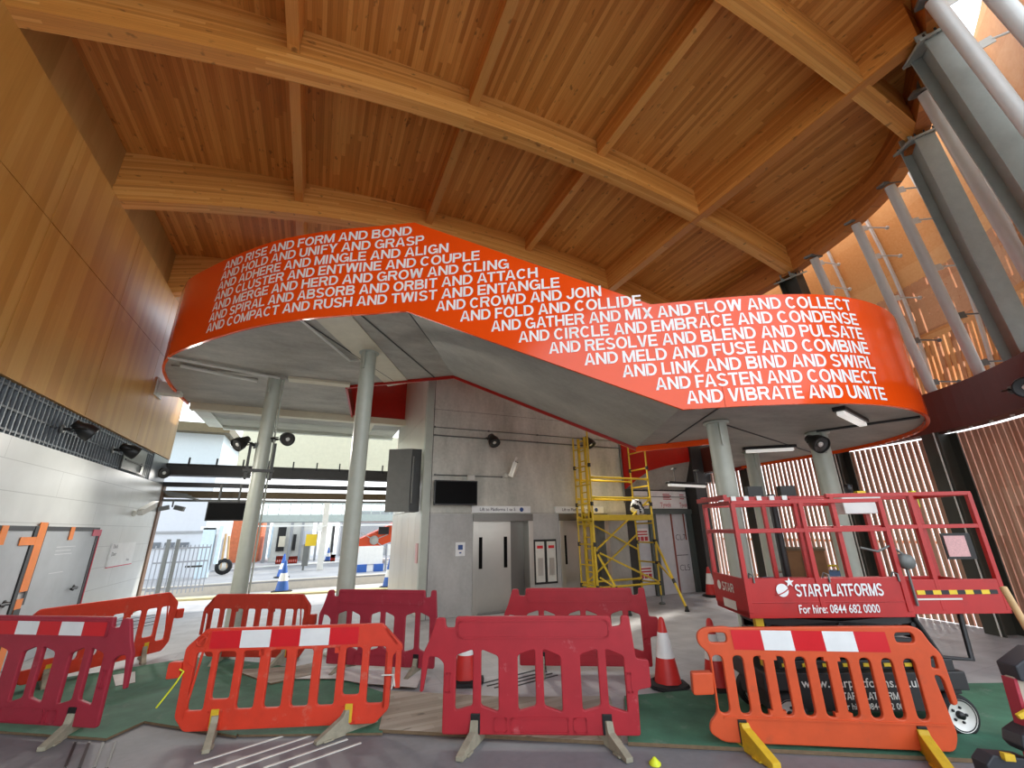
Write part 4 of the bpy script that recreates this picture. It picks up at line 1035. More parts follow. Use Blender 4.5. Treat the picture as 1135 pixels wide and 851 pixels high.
# tactile strips set in the paving
def tactile(pts, label, mat='dark_steel'):
    m = MB()
    for a, c in pts:
        A, B = onz(*a), onz(*c); A.z = B.z = 0.; m.bar(A, B, .022, .008)
    tag(obj('tactile_strip', m, mat), label, 'paving strip')
q = []
for i in range(5):
    f = i/4
    a0 = (212+34*f, 842-24*f*1.4); a1 = (300+60*f, 851-38*f*.9)
    q.append(((205+22*i, 851-9*i), (300+24*i, 832-8*i)))
tactile([((236,851), (345,815)), ((262,851), (362,817)), ((215,846), (325,812)), ((292,851), (385,819)), ((320,851), (400,823))], 'steel tactile strips in the paving under the front orange barrier', 'off_white')
tactile([((72,851), (84,822)), ((88,851), (99,822)), ((104,851), (115,822)), ((118,851), (128,822))], 'dark tactile strips in the paving at the bottom left corner')
tactile([((120,690), (172,681)), ((121,694), (172,684)), ((122,698), (172,688)), ((124,702), (172,691))], 'dark drain slots in the floor behind the back left barrier')
tactile([((535,757), (600,741)), ((540,760), (606,744)), ((548,762), (612,746)), ((556,764), (618,748))], 'tactile strips on the floor seen through the front pink barrier')

# ------------------------------------------------------------------ pedestrian barriers
def seg_holes(hs, r): return [rpoly(h, r) for h in hs]
def raised(m, poly, y, w=.018, h=.006):
    n = len(poly)
    for i in range(n):
        a, c = Vector((poly[i][0], y, poly[i][1])), Vector((poly[(i+1) % n][0], y, poly[(i+1) % n][1]))
        m.bar(a, c, h*2, w, (0,1,0)) if False else m.obox((a+c)/2, (c-a), (0,1,0), (c-a).cross(Vector((0,1,0))), (c-a).length+w*.6, h*2, w)
def foot(kind):
    m = MB()
    if kind == 'A': pr = [(-.31,0),(.31,0),(.31,.03),(.07,.16),(.05,.21),(-.05,.21),(-.07,.16),(-.31,.03)]; w = .06
    elif kind == 'B': pr = [(-.34,0),(.3,0),(.3,.035),(.06,.11),(.045,.2),(-.045,.2),(-.07,.12),(-.34,.035)]; w = .07
    else: pr = [(-.38,0),(.3,0),(.3,.04),(.07,.17),(.05,.21),(-.05,.21),(-.07,.18),(-.38,.05)]; w = .085
    m.prism([(-w/2, y, z) for y, z in pr], (w, 0, 0))
    for y in (-.2, .2): m.box(-w*.75, w*.75, y-.05, y+.05, 0, .018)
    return m
def barrier(kind, mat, band, footmats, turn=(0., 0.)):
    """panel is 2 m long, built along +x, its underside at z=.06; y=0 is the panel plane, front is -y"""
    p = proto('safety_barrier'); th = .045
    if kind == 'A':
        out = rpoly([(.1,.08),(1.83,.08),(1.95,.2),(1.96,.68),(2.05,.7),(2.05,.76),(1.84,.97),(.15,.97),(-.02,.8),(-.02,.64),(0,.55),(0,.2)], .03, 3)
        H8 = [(.09,.24,.25),(.29,.46,.34),(.53,.69,.25),(.78,.94,.25),(1.03,1.19,.25),(1.27,1.43,.25),(1.5,1.66,.33),(1.73,1.89,.25)]
        hs = [[(x0,z0),(x1,z0),(x1,.755),(x0,.755)] for x0, x1, z0 in H8]
        m = plate(out, seg_holes(hs, .035), th, .008)
        y = -th/2
        raised(m, [(.08,.2),(.08,.62),(.03,.66),(.03,.78),(.17,.92)], y); raised(m, [(1.88,.92),(1.99,.78)], y); raised(m, [(1.9,.22),(1.9,.7)], y)
        for x in (.36, 1.58): raised(m, [(x-.06,.1),(x-.06,.24),(x+.06,.24),(x+.06,.1)], y)
        for x in (.62, 1.34): m.obox((x+.08, 0, .74), (1,0,0), (0,1,0), (0,0,1), .05, th, .06)
        obj('panel', m, mat, p)
        m = MB(); m.prism(rpoly3([(-.14,.53),(-.02,.54),(-.02,.68),(-.14,.68)], -.04), (0,.08,0)); obj('coupling_tab', m, mat, p, .008)
        m = MB(); m.box(1.99, 2.045, -.035, -.015, .38, .72); obj('coupling_hook', m, mat, p, .006)
        if band:
            m = MB()
            for k in range(5): m.box(.2+k*.282, .2+(k+1)*.282, y-.003, y+.002, .785, .945, k % 2)
            obj('reflective_band', m, ['reflect_red', 'reflect_white'], p)
            m = MB(); m.lathe([(.0, .0), (.05, .0), (.055, .008), (0.045, .008), (.04, 0)], (.12, y, .86), (0,-1,0), 18); obj('boss', m, mat, p)
        for x, tn in zip((.36, 1.58), turn):
            f = foot('A'); f.xf(Matrix.Translation((x, 0, 0)) @ Matrix.Rotation(tn, 4, 'Z')); fo = obj('foot', f, footmats[0], p, .006)
            m = MB(); m.box(x-.035, x+.035, -.032, .03, .1, .26); obj('foot_stem', m, footmats[1], fo, .004)
    elif kind == 'B':
        out = rpoly([(0,.08),(1.86,.08),(1.87,.44),(2.,.46),(2.,.69),(1.88,.7),(1.85,1.07),(1.77,1.07),(1.76,.98),(1.67,.97),(1.66,1.07),(.11,1.07),(.1,.97),(.01,.97),(0,1.06),(-.09,1.06),(-.16,.85),(-.22,.73),(-.23,.42),(-.2,.42),(-.15,.72),(-.06,.71),(0,.66)], .025, 3)
        hs = []
        for x0 in (.12, .73, 1.34):
            hs += [[(x0,.27),(x0+.17,.31),(x0+.17,.78),(x0,.73)], [(x0+.25,.31),(x0+.42,.26),(x0+.42,.72),(x0+.25,.78)]]
        m = plate(out, seg_holes(hs, .03), th, .009); y = -th/2
        raised(m, rpoly([(.13,.88),(1.64,.88),(1.64,1.03),(.13,1.03)], .05), y)
        for x0, x1 in ((.5,.62),(.66,1.2),(1.25,1.37)): raised(m, rpoly([(x0,.1),(x1,.1),(x1,.215),(x0,.215)], .02), y, .012)
        for x in (.05, 1.8): raised(m, rpoly([(x-.02,.42),(x+.02,.42),(x+.02,.58),(x-.02,.58)], .01), y, .012)
        obj('panel', m, mat, p)
        if band:
            m = MB()
            for k in range(5): m.box(.17+k*.288, .17+(k+1)*.288, y-.003, y+.002, .885, 1.025, k % 2)
            obj('reflective_band', m, ['reflect_red', 'reflect_white'], p)
        for x, tn in zip((.32, 1.56), turn):
            f = foot('B'); f.xf(Matrix.Translation((x, 0, 0)) @ Matrix.Rotation(tn, 4, 'Z')); fo = obj('foot', f, footmats[0], p, .006)
            m = MB(); m.box(x-.045, x+.045, -.034, .03, .09, .25); obj('foot_stem', m, footmats[1], fo, .004)
    else:
        out = rpoly([(.12,.05),(2.1,.05),(2.16,.17),(2.1,.62),(2.17,.6),(2.19,.38),(2.24,.4),(2.22,.78),(2.15,.86),(2.1,.97),(2.03,1.),(.34,.97),(.28,.98),(.08,.97),(0,.92),(0,.83),(.1,.74),(.1,.27),(.02,.2),(0,.12)], .05, 4)
        hs = [[(.12+k*.194,.27),(.22+k*.194,.27),(.22+k*.194,.735),(.12+k*.194,.735)] for k in range(10)]
        hl = [rpoly(h, .05, 5) for h in hs]+[rpoly([(.11,.84),(.29,.84),(.29,.925),(.11,.925)], .04), rpoly([(1.85,.86),(2.02,.86),(2.02,.945),(1.85,.945)], .04), rpoly([(2.1,.67),(2.16,.66),(2.16,.76),(2.12,.76)], .02)]
        m = plate(out, hl, th, .01); y = -th/2
        for k in (2, 5): 
            for z in (.72, .29): m.obox((.17+k*.194+.097, 0, z), (1,0,0), (0,1,0), (0,0,1), .15, th*.98, .03)
        m.box(.15, 2.1, y-.008, y, .235, .25)
        obj('panel', m, mat, p)
        m = MB(); m.prism(rpoly3([(-.11,.41),(.09,.42),(.1,.6),(-.1,.59)], -.045), (0,.09,0)); obj('coupling_tab', m, mat, p, .012)
        if band:
            m = MB()
            for k in range(5): m.add([(.345+k*.287, y-.003, .785), (.345+(k+1)*.287, y-.003, .785), (.335+(k+1)*.287, y-.003, .95), (.335+k*.287, y-.003, .95)], [(0,1,2,3)], k % 2)
            obj('reflective_band', m, ['reflect_red', 'reflect_white'], p)
        for x, tn in zip((.31, 1.87), turn):
            f = foot('C'); f.xf(Matrix.Translation((x, 0, 0)) @ Matrix.Rotation(tn, 4, 'Z')); fo = obj('foot', f, footmats[0], p, .006)
            m = MB(); m.box(x-.04, x+.04, -.036, .03, .04, .23); obj('foot_stem', m, footmats[1], fo, .004)
    return p
def rpoly3(pts, y): return [(p.x, y, p.y) for p in rpoly(pts, .02, 3)]
def place(p, A, B, u0, u1, label, group='pedestrian barriers', dz=0., first=True, swap=False):
    """stand the barrier so that local x=u0 is at plan point A and x=u1 towards B"""
    A, B = Vector(A).to_2d(), Vector(B).to_2d(); d = (B-A).normalized()
    o = A-d*u0; p.location = (o.x, o.y, dz); p.rotation_euler = (0, 0, math.atan2(d.y, d.x))
    if u1: s = min(1.08, max(.9, (B-A).length/(u1-u0))); p.scale = (s, 1, 1)
    tag(p, label, 'barrier', group)
    return p
g_ = lambda x, y, z=.08: onz(x, y, z)
pA = barrier('A', 'barrier_orange', True, ['foot_grey', 'foot_yellow'], (.35, -.8))
place(pA, g_(203,810.5), g_(415,801), .1, 1.83, 'orange barrier in front at left with red and white band and squared slots')
pB = barrier('B', 'barrier_pink', False, ['foot_grey', 'lamp_black'], (-.3, .4))
place(pB, g_(490,813), g_(710,814.6), 0, 1.86, 'pink-red barrier in front at the centre with chalky scuffed top panel')
pC = barrier('C', 'barrier_bright', True, ['foot_yellow', 'lamp_black'], (.35, -.2))
place(pC, Vector((3.54, 3.6)), Vector((5.26, 2.54)), 0, 2.14, 'bright orange barrier in front at right with oval slots, before the black lift base')
def mirror(p, O_, d, label, s=1.):
    """the same barrier seen from its other side: local x runs right to left"""
    p.location = (O_.x, O_.y, 0); p.rotation_euler = (0, 0, math.atan2(d.y, d.x)); p.scale = (-s, 1, 1); tag(p, label, 'barrier', 'pedestrian barriers')
pD = barrier('B', 'barrier_maroon', True, ['foot_grey', 'lamp_black'], (-.35, -.2))
d_ = Vector((-1.72+2.72, 6.40-7.04)).normalized()
mirror(pD, Vector((-1.73, 6.42)), d_, 'dull pink barrier in front at far left with red and white band')
pE = barrier('A', 'barrier_orange', False, ['foot_grey', 'foot_yellow'], (.5, .4))
A_, B_ = Vector((-3.06, 8.72)), Vector((-2.14, 9.72)); d_ = (B_-A_).normalized()
mirror(pE, A_+d_*1.58, d_, 'plain orange barrier at left standing behind the dull pink one, seen at an angle')
pF = barrier('A', 'barrier_deep', False, ['foot_grey', 'foot_yellow'], (.2, -.3))
A_, B_ = onz(242,658,.97).to_2d(), onz(336,658,.97).to_2d(); d_ = (B_-A_).normalized()
mirror(pF, A_+d_*1.84*.88, d_, 'small looking plain deep orange barrier in the back row, below the left column', .88)
pG = barrier('B', 'barrier_maroon', False, ['foot_grey', 'lamp_black'])
place(pG, onz(368,653.4,1.06), onz(482,654,1.07), -.04, 1.85, 'dull pink barrier in the back row, below the right-hand left column')
pH = barrier('B', 'barrier_pink', False, ['foot_grey', 'lamp_black'])
place(pH, onz(571,652.5,1.06), onz(713.5,651,1.07), -.05, 1.85, 'pink-red barrier in the back row, before the scaffold tower and lift doors')
# cable tie and cord on the front orange barrier
m = MB(); a = onz(203, 741, .6); 
L = lambda u, z, y=-.05: pA.matrix_basis @ Vector((u, y, z))
m.tube([L(-.02,.62), L(.02,.6), L(-.03,.5), L(-.12,.36), L(-.16,.3)], .008, 6, 0); tag(obj('cord', m, 'lime'), 'yellow and black cord tied to the left end of the front orange barrier', 'cord')
m = MB(); m.tube([L(1.87,.5,-.04), L(1.98,.5,-.04), L(1.99,.45,-.05), L(1.97,.38,-.05)], .008, 6); m.tube([L(1.98,.5,-.04), L(2.0,.4,-.05)], .008, 6); tag(obj('rope_tie', m, 'off_white'), 'white rope tied round the right end of the front orange barrier', 'rope')

# ------------------------------------------------------------------ cones
def cone(mat, P, label, h=.75, group='red and white cones', band=(.42, .78)):
    t = thing('traffic_cone', label, 'cone', (P[0], P[1], P[2] if len(P) > 2 else 0), group)
    X, Y, Z = t.location; c = (X, Y, Z)
    r = lambda z: .165*h/.75*(1-z/h)+.03*z/h
    m = MB(); m.lathe([(.23*h/.75, 0), (.25*h/.75, .012), (.24*h/.75, .045), (.19*h/.75, .055), (.17*h/.75, .06)], c, seg=8, smooth=False); m.lathe([(0, .001), (.23*h/.75, 0)], c, seg=8); obj('base', m, 'rubber', t)
    m = MB(); m.lathe([(r(.05), .055), (r(h*.97), h*.97), (r(h)*.6, h), (0, h)], c, seg=28); obj('body', m, mat, t)
    m = MB(); m.lathe([(r(band[0]*h)+.003, band[0]*h), (r(band[1]*h)+.003, band[1]*h)], c, seg=28); obj('reflective_sleeve', m, 'cone_white', t)
    return t
P = onz(741, 761); cone('cone_red', (P.x, P.y), 'red and white cone standing on the grey floor right of the back pink barrier', .78)
P = onz(783, 660); cone('cone_red', (P.x, P.y-.2), 'red and white cone before the boarded doorway, left of the red lift', .78)
P = onz(516, 756); cone('cone_red', (P.x, P.y), 'red and white cone seen through the slots of the front pink barrier', .78)
P = onz(797, 764); cone('cone_red', (P.x, P.y), 'red and white cone behind the left end of the bright orange barrier', .78)

# ------------------------------------------------------------------ yellow scaffold tower
t = thing('scaffold_tower', 'yellow mobile scaffold tower with ladder frame in front of the concrete lift wall', 'scaffold tower', (7.5, 10., 0))
XL, XR, YN, YF = 6.6, 8.55, 9.72, 10.45
ztop_ = {('L','N'): 4.5, ('L','F'): 4.35, ('R','N'): 4.25, ('R','F'): 4.3}
for k, X in (('L', XL), ('R', XR)):
    m = MB()
    for q, Y in (('N', YN), ('F', YF)): m.tube([(X, Y, .22), (X, Y, ztop_[(k,q)])], .025, 10)
    z = .5
    while z < 4.3:
        m.tube([(X, YN, z), (X, YF, z)], .02, 8); z += .5 if k == 'R' else .5
    fr = obj('end_frame', m, 'scaf_yellow', t)
    m = MB(); z = .5
    while z < 4.3:
        for Y in (YN, YF): m.tube([(X, Y, z-.05), (X, Y, z+.05)], .042, 8)
        z += 1.
    obj('clamp', m, 'scaf_clamp', fr)
for za, zb, xo in ((.35, 2.3, .0), (2.05, 4.3, -.02)):
    m = MB()
    for s in (.2, .52): m.bar((XL+.06+xo, YN+s, za), (XL+.06+xo, YN+s, zb), .05, .07, (1,0,0))
    z = za+.2
    while z < zb-.05: m.tube([(XL+.06+xo, YN+.2, z), (XL+.06+xo, YN+.52, z)], .018, 8); z += .28
    obj('ladder', m, 'scaf_yellow', t)
for z, yy in ((3.18, YN), (2.66, YN), (3.18, YF), (2.66, YF), (.5, YN), (.55, YF)):
    m = MB(); m.tube([(XL, yy, z), (XR, yy, z)], .027, 10)
    for x in (XL+.05, XR-.05): m.tube([(x-.05, yy, z), (x+.05, yy, z)], .038, 8, 0)
    obj('horizontal_brace', m, 'scaf_yellow', t)
for (za, zb, yy) in ((1.35, 2.65, YN), (1.35, .52, YN), (2.2, 1.3, YF), (.45, 1.7, YF)):
    m = MB(); m.tube([(XL, yy, za), (XR, yy, zb)], .024, 10); obj('diagonal_brace', m, 'scaf_yellow', t)
m = MB(); m.box(XL, XR, YN+.02, YF-.02, 2.08, 2.14); m.box(XL, XR, YN-.02, YN+.03, 2.08, 2.22); obj('platform', m, 'scaf_yellow', t, .006)
for (a, c) in (((XR, YN, 1.55), (8.33, 8.65, .06)), ((XL+.05, YN, 1.3), (6.85, 8.9, .06))):
    A, B = Vector(a), Vector(c); m = MB(); m.tube([A, B], .03, 10); m.tube([A-Vector((0,0,.55)), A+(B-A)*.62], .022, 8)
    st = obj('stabiliser', m, 'scaf_yellow', t)
    m = MB(); m.lathe([(0, 0), (.06, 0), (.04, .06), (.03, .12)], (B.x, B.y, 0), seg=12); m.tube([A+(B-A)*.6, A+(B-A)*.66], .04, 8); m.obox(A, (1,0,0), (0,1,0), (0,0,1), .09, .09, .07); m.obox(A-Vector((0,0,.55)), (1,0,0), (0,1,0), (0,0,1), .09, .09, .07); obj('rubber_foot', m, 'scaf_clamp', st)
for X in (XL, XR):
    for Y in (YN, YF):
        m = MB(); m.tube([(X, Y, .06), (X, Y, .4)], .018, 8); m.lathe([(0, 0), (.085, 0), (.085, .02), (.05, .05), (0, .06)], (X, Y, 0), seg=14); obj('castor', m, 'mid_steel', t)
m = MB(); P = ony(706, 562, YN+.1)
o = thing('bundled_sheet', 'black and white bundled sheet hanging on the right frame of the scaffold tower', 'sheet', (P.x, P.y, P.z))
bm = bmesh.new(); bmesh.ops.create_icosphere(bm, subdivisions=3, radius=.17); rr = random.Random(4)
for v in bm.verts: v.co *= 1+.25*math.sin(v.co.x*31+v.co.z*19)*math.cos(v.co.y*23+v.co.z*37); v.co.z *= 1.35
mm = MB(); vs = [v.co+Vector(P) for v in bm.verts]
for i, f in enumerate(bm.faces): pass
mm.add(vs, [tuple(v.index for v in f.verts) for f in bm.faces], 0, True)
for i in range(len(mm.f)): 
    c = sum((mm.v[j] for j in mm.f[i]), Vector())/3-Vector(P); mm.mi[i] = 1 if math.sin(c.x*34+c.z*28+c.y*11) > .25 else 0
bm.free(); obj('fabric', mm, ['reflect_white', 'black'], o)

# ------------------------------------------------------------------ red scissor lift
O = Vector((4.38, 3.42, 0)); ax = Vector((.897, -.442, 0)).normalized(); an = Vector((-ax.y, ax.x, 0)); up = Vector((0,0,1))
t = thing('scissor_lift', 'red scissor lift with railed platform, black base and white lettering on its side', 'scissor lift', O)
LP = lambda a, n, z: O+ax*a+an*n+up*z
def lbox(m, a0, a1, n0, n1, z0, z1, mi=0): return m.hexa([LP(a0,n0,z0), LP(a1,n0,z0), LP(a1,n1,z0), LP(a0,n1,z0), LP(a0,n0,z1), LP(a1,n0,z1), LP(a1,n1,z1), LP(a0,n1,z1)], mi)
W = .78; A0, A1, A2 = -.2, 1.42, 2.42
# base
m = MB(); lbox(m, -.12, 1.7, .1, W-.1, .18, .44); lbox(m, -.16, 1.78, .02, W-.02, .36, .52); base_ = obj('chassis', m, 'lift_black', t, .012)
m = MB(); lbox(m, .1, 1.35, -.005, .05, .2, .52); obj('side_tray', m, 'lift_black', base_, .008)
m = MB(); lbox(m, .05, 1.55, .1, W-.1, .52, .6); lbox(m, 1.35, 1.72, .05, W-.05, .5, .62); lbox(m, 1.62, 1.78, .12, W-.12, .3, .5); obj('base_cover', m, 'lift_black', base_, .01)
for k in range(7): m = MB(); lbox(m, .08+k*.2, .19+k*.2, .09, .1, .545, .575); obj('hazard_stripe', m, 'hazard_yellow', base_)
m = MB(); text_on(m, 'www.starplatforms.co.uk', LP(.18,-.012,.4), ax, up, .075, 1.15, .01); caps_on(m, 'STAR PLATFORMS', LP(.5,-.012,.3), ax, up, .06, .62); text_on(m, 'For hire: 0844 682 0000', LP(.5,-.012,.22), ax, up, .05, .66, .008)
obj('lettering', m, 'wheel_white', base_)
for (a, n0) in ((.03, -.02), (1.6, -.02), (.03, W-.1), (1.6, W-.1)):
    c = LP(a, n0, .17); m = MB(); m.lathe([(.12, 0), (.165, .01), (.172, .04), (.172, .09), (.165, .115), (.12, .12)], c, an, 32); wh = obj('wheel', m, 'rubber', t)
    m = MB(); m.lathe([(.135, -.002), (.13, .004), (.1, .012), (.09, .03), (.03, .032), (.0, .03)], c, an, 28)
    obj('hub', m, 'wheel_white', wh)
    m = MB(); m.lathe([(0, -.006), (.03, -.006), (.035, .03)], c, an, 12)
    for k in range(5): m.lathe([(0, .02), (.012, .02), (.012, .034)], c+(ax*math.cos(k*1.2566)+up*math.sin(k*1.2566))*.062, an, 8)
    obj('hub_bolts', m, 'black', wh)
# folded scissor stack
m = MB()
for n in (.14, W-.14):
    for k, (z0, z1) in enumerate(((.62, .74), (.74, .62), (.74, .86), (.86, .74), (.86, .96), (.96, .86))):
        m.bar(LP(.0, n, z0), LP(1.5, n, z1), .05, .07)
for k in range(6):
    for z in (.68, .8, .91): pass
for a in (.02, .75, 1.48): 
    for z in (.68, .8, .91): m.tube([LP(a, .1, z), LP(a, W-.1, z)], .025, 8)
obj('scissor_stack', m, 'lift_black', t)
m = MB(); lbox(m, -.1, -.02, .1, .16, .55, .98); obj('prop', m, 'hazard_yellow', t)
for n_ in (.1, W-.1): m = MB(); m.tube([LP(1.5,n_,.98), LP(1.66,n_,.62), LP(1.95,n_,.6), LP(1.97,n_,1.05)], .025, 8); obj('hanging_step', m, 'lift_black', t)
# platform
m = MB(); lbox(m, A0, A1, 0, W, 1.0, 1.06); obj('deck', m, 'lift_red', t)
m = MB(); lbox(m, A1-.6, A2, .03, W-.03, 1.07, 1.1); obj('extension_deck', m, 'lift_red', t)
m = MB(); lbox(m, A0, A1+.02, -.012, .012, 1.0, 1.37); lbox(m, A0, A0+.025, 0, W, 1.0, 1.37); lbox(m, A0, A1, W-.012, W+.012, 1.0, 1.3); lbox(m, A0, A1, -.02, -.012, 1.14, 1.15)
tb = obj('toe_board', m, 'lift_red', t, .004)
m = MB(); lbox(m, A1+.0, A2, .02, .045, 1.02, 1.34); lbox(m, A2-.025, A2, .02, W-.02, 1.02, 1.3); lbox(m, A1, A2, W-.045, W-.02, 1.02, 1.3); eb = obj('extension_toe_board', m, 'lift_red', t, .004)
m = MB(); caps_on(m, 'STAR PLATFORMS', LP(.3, -.024, 1.2), ax, up, .115, .88); text_on(m, 'For hire: 0844 682 0000', LP(.3, -.024, 1.045), ax, up, .075, .8, .012)
c = LP(.17, -.024, 1.26); vs = [c+(ax*math.cos(k*PI/12)+up*math.sin(k*PI/12))*.062 for k in range(24)]; m.add(vs, [tuple(range(24))])
st = [c+ax*.085+up*.075+(ax*math.cos(PI/2+k*PI/5)+up*math.sin(PI/2+k*PI/5))*(.05 if k % 2 == 0 else .02)-an*.002 for k in range(10)]; m.add(st, [tuple(range(10))])
obj('lettering', m, 'reflect_white', tb)
m = MB(); rg = [c-an*.003+(ax*math.cos(.45)+up*math.sin(.45))*math.cos(q)*.085+(up*math.cos(.45)-ax*math.sin(.45))*math.sin(q)*.022 for q in [k*PI/16 for k in range(16, 33)]]
m.tube(rg, .005, 6); obj('emblem_ring', m, 'lift_red', tb)
m = MB(); caps_on(m, 'STAR', LP(A0-.004, .56, 1.2), -an, up, .09, .3); m.add([LP(A0-.004, .58, 1.03), LP(A0-.004, .26, 1.03), LP(A0-.004, .26, 1.12), LP(A0-.004, .58, 1.12)], [(0,1,2,3)]); c = LP(A0-.004, .64, 1.245); m.add([c+(an*math.cos(k*PI/12)+up*math.sin(k*PI/12))*.05 for k in range(24)], [tuple(range(24))]); obj('lettering', m, 'off_white', tb)
m = MB()
for k in range(5): lbox(m, A1+.12+k*.16, A1+.2+k*.16, .013, .02, 1.2, 1.24, 0); lbox(m, A1+.2+k*.16, A1+.28+k*.16, .013, .02, 1.2, 1.24, 1)
lbox(m, A1+.1, A1+.55, .013, .02, 1.15, 1.165, 2)
obj('hazard_stripe', m, ['hazard_yellow', 'black', 'off_white'], eb)
def rails(name, a0, a1, n0, n1, posts, zt, zm, endl, endr, r=.024):
    m = MB()
    for n in (n0, n1):
        for z in (zm, zt): m.bar(LP(a0,n,z), LP(a1,n,z), r*1.7, r*1.7)
        for a in posts: m.bar(LP(a,n,1.05), LP(a,n,zt), r*1.9, r*1.9, ax)
    for on, a in ((endl, a0), (endr, a1)):
        if on:
            for z in (zm, zt): m.bar(LP(a,n0,z), LP(a,n1,z), r*1.7, r*1.7)
    return obj(name, m, 'lift_red', t, .004)
rails('guard_rail', A0+.01, A1, .0, W, (A0+.02, .55, A1-.02), 2.14, 1.84, True, False)
rails('extension_rail', A1-.55, A2, .04, W-.04, (A1-.5, A1+.35, A2-.02), 2.2, 1.86, False, True)
m = MB(); m.bar(LP(A0-.05,-.02,2.2), LP(A0-.05,W,2.2), .04, .05); m.bar(LP(A0,W+.02,2.22), LP(A2,W+.02,2.22), .045, .055); obj('top_rail', m, 'lift_red', t)
m = MB()
for k in range(6): m.bar(LP(.0+k*.16,W,2.225), LP(.06+k*.16,W,2.225), .052, .06)
obj('warning_tape', m, 'white_paint', t)
m = MB()
for a in (A0+.05, .62, A1-.1): m.tube([LP(a, .03, 1.34), LP(a+.02, .0, 1.42), LP(a+.05, -.02, 1.4), LP(a+.05, -.02, 1.33)], .01, 6)
obj('lock_pin', m, 'mid_steel', t)
# control box on the far rail
q = onz(955, 558, 0)
def onn(x, y, n):  d = ray(x, y); k = ((O+an*n).dot(an)-0)/(d.x*an.x+d.y*an.y); return EYE+d*k
p = onn(950, 560, W*.8)
m = MB(); m.obox(p, ax, an, up, .46, .2, .2); m.obox(p+up*.12+ax*.03, ax, an, up, .54, .24, .03); cb_ = obj('document_box', m, 'white_paint', t, .01)
p = onn(953, 548, W*.78); m = MB(); m.obox(p, ax, an, up, .1, .08, .08); obj('joystick_cover', m, 'hazard_yellow', cb_); m = MB(); m.lathe([(0,0),(.045,0),(.045,.1),(0,.11)], p-ax*.12+up*.02, up, 12); obj('joystick', m, 'black', cb_)
p = onn(1013, 553, W); m = MB(); m.obox(p, ax, an, up, .05, .06, .2); obj('tag', m, 'lime', t)
p = onn(1003, 622, .0); m = MB(); m.lathe([(0, -.05), (.07, -.05), (.08, 0), (.07, .05), (0, .05)], p, an, 20); m.tube([p+up*.07, p+up*.16-ax*.1, p+up*.1-ax*.25, p+up*.14-ax*.42], .012, 8); m.tube([p-up*.07, p-up*.25, LP(1.5,.0,1.1)], .012, 8); obj('socket_and_cable', m, 'mid_steel', t)
p = onn(1062, 605, W+.06); m = MB(); m.obox(p, ax, an, up, .34, .02, .3); nb = obj('notice_holder', m, 'black', t)
m = MB(); m.obox(p-ax*.03-an*.015, ax, an, up, .25, .008, .24); obj('notice', m, 'paper_pink', nb)
# things standing behind the lift
def item(name, label, cat, P, build):
    q = thing(name, label, cat, P); build(q); return q
P = onz(920, 650); PB = Vector((P.x*.62, P.y*.62, 0))
def bx(q):
    c = Vector(q.location); h = CR[0]; w = CR[1]
    m = MB(); m.obox(c+up*h/2, CRX, CRN, up, w, .5, h); o = obj('carcass', m, 'ply_box', q, .01)
    m = MB(); m.obox(c+up*h*.5-CRN*.255, CRX, CRN, up, .06, .012, h*.96); m.obox(c+up*h*.5-CRN*.255, CRX, CRN, up, w*.96, .012, .06); m.obox(c+up*(h+.012), CRX, CRN, up, w+.03, .53, .03); obj('batten', m, 'board_edge', q)
dB = ray(890, 609); kk = 8.0/dB.length; PB = EYE+dB*kk; dR = ray(912, 609); dL = ray(868, 609)
CRX = (dR/dR.length-dL/dL.length); CR = (PB.z, CRX.length*8.0); CRX.z = 0; CRX.normalize(); CRN = Vector((-CRX.y, CRX.x, 0)); PB.z = 0
item('plywood_crate', 'brown plywood crate behind the red lift rails', 'crate', PB, bx)
for (x, y, dist, lb) in ((868, 640, 8.4, 'blue tool case on the floor behind the left end of the red lift'), (922, 632, 10.6, 'blue kit bag with yellow flap by the slatted screen behind the red lift')):
    d = ray(x, y); P = EYE+d*(dist/d.length); z = P.z
    def bl(q, z=z):
        m = MB(); c = Vector(q.location); m.obox(c+up*.5*z, ax, an, up, .5, .35, max(.4, z)); o = obj('body', m, 'blue_kit', q, .03)
        m = MB(); c2 = c+up*(max(.4, z)*.5+z*.5+.03); m.tube([c2-ax*.12-up*.04, c2-ax*.1+up*.05, c2+ax*.1+up*.05, c2+ax*.12-up*.04], .02, 8); obj('carry_handle', m, 'off_white' if 'tool' in q['label'] else 'hazard_yellow', q)
    P.z = 0; item('tool_case', lb, 'case', P, bl)
d = ray(863, 600); P = EYE+d*(8./d.length); P.z = 0
def pole(q):
    c = Vector(q.location); m = MB(); m.tube([c, c+up*2.3], .05, 10); m.lathe([(.25,0),(.25,.03),(.06,.05)], c, seg=16); obj('stand', m, 'black', q)
    m = MB()
    for s in (-1, 1): m.tube([c+up*2.2, c+up*2.32+ax*.22*s], .025, 8); m.obox(c+up*2.34+ax*.22*s, ax, an, up, .2, .1, .14)
    obj('lamp_bar', m, 'lamp_black', q)
d = ray(873, 640); P = EYE+d*(7.1/d.length); P.z = 0
item('work_lamp_stand', 'black work lamp stand rising behind the red lift beside the slim middle column', 'lamp stand', P, pole)
# wooden handle leaning by the right end of the lift
A, B = onz(1113, 655, 1.2), None
d0, d1_ = ray(1112, 651), ray(1136, 692); P0 = EYE+d0*(5.6/d0.length); P1 = EYE+d1_*(5.5/d1_.length)
dd = (P1-P0); P1 = P0+dd*( (P0.z-.02)/(P0.z-P1.z) )
m = MB(); m.tube([P0, P1], .025, 10); tag(obj('broom_handle', m, 'wood_pole'), 'pale wooden pole leaning against the right end of the red lift', 'pole')

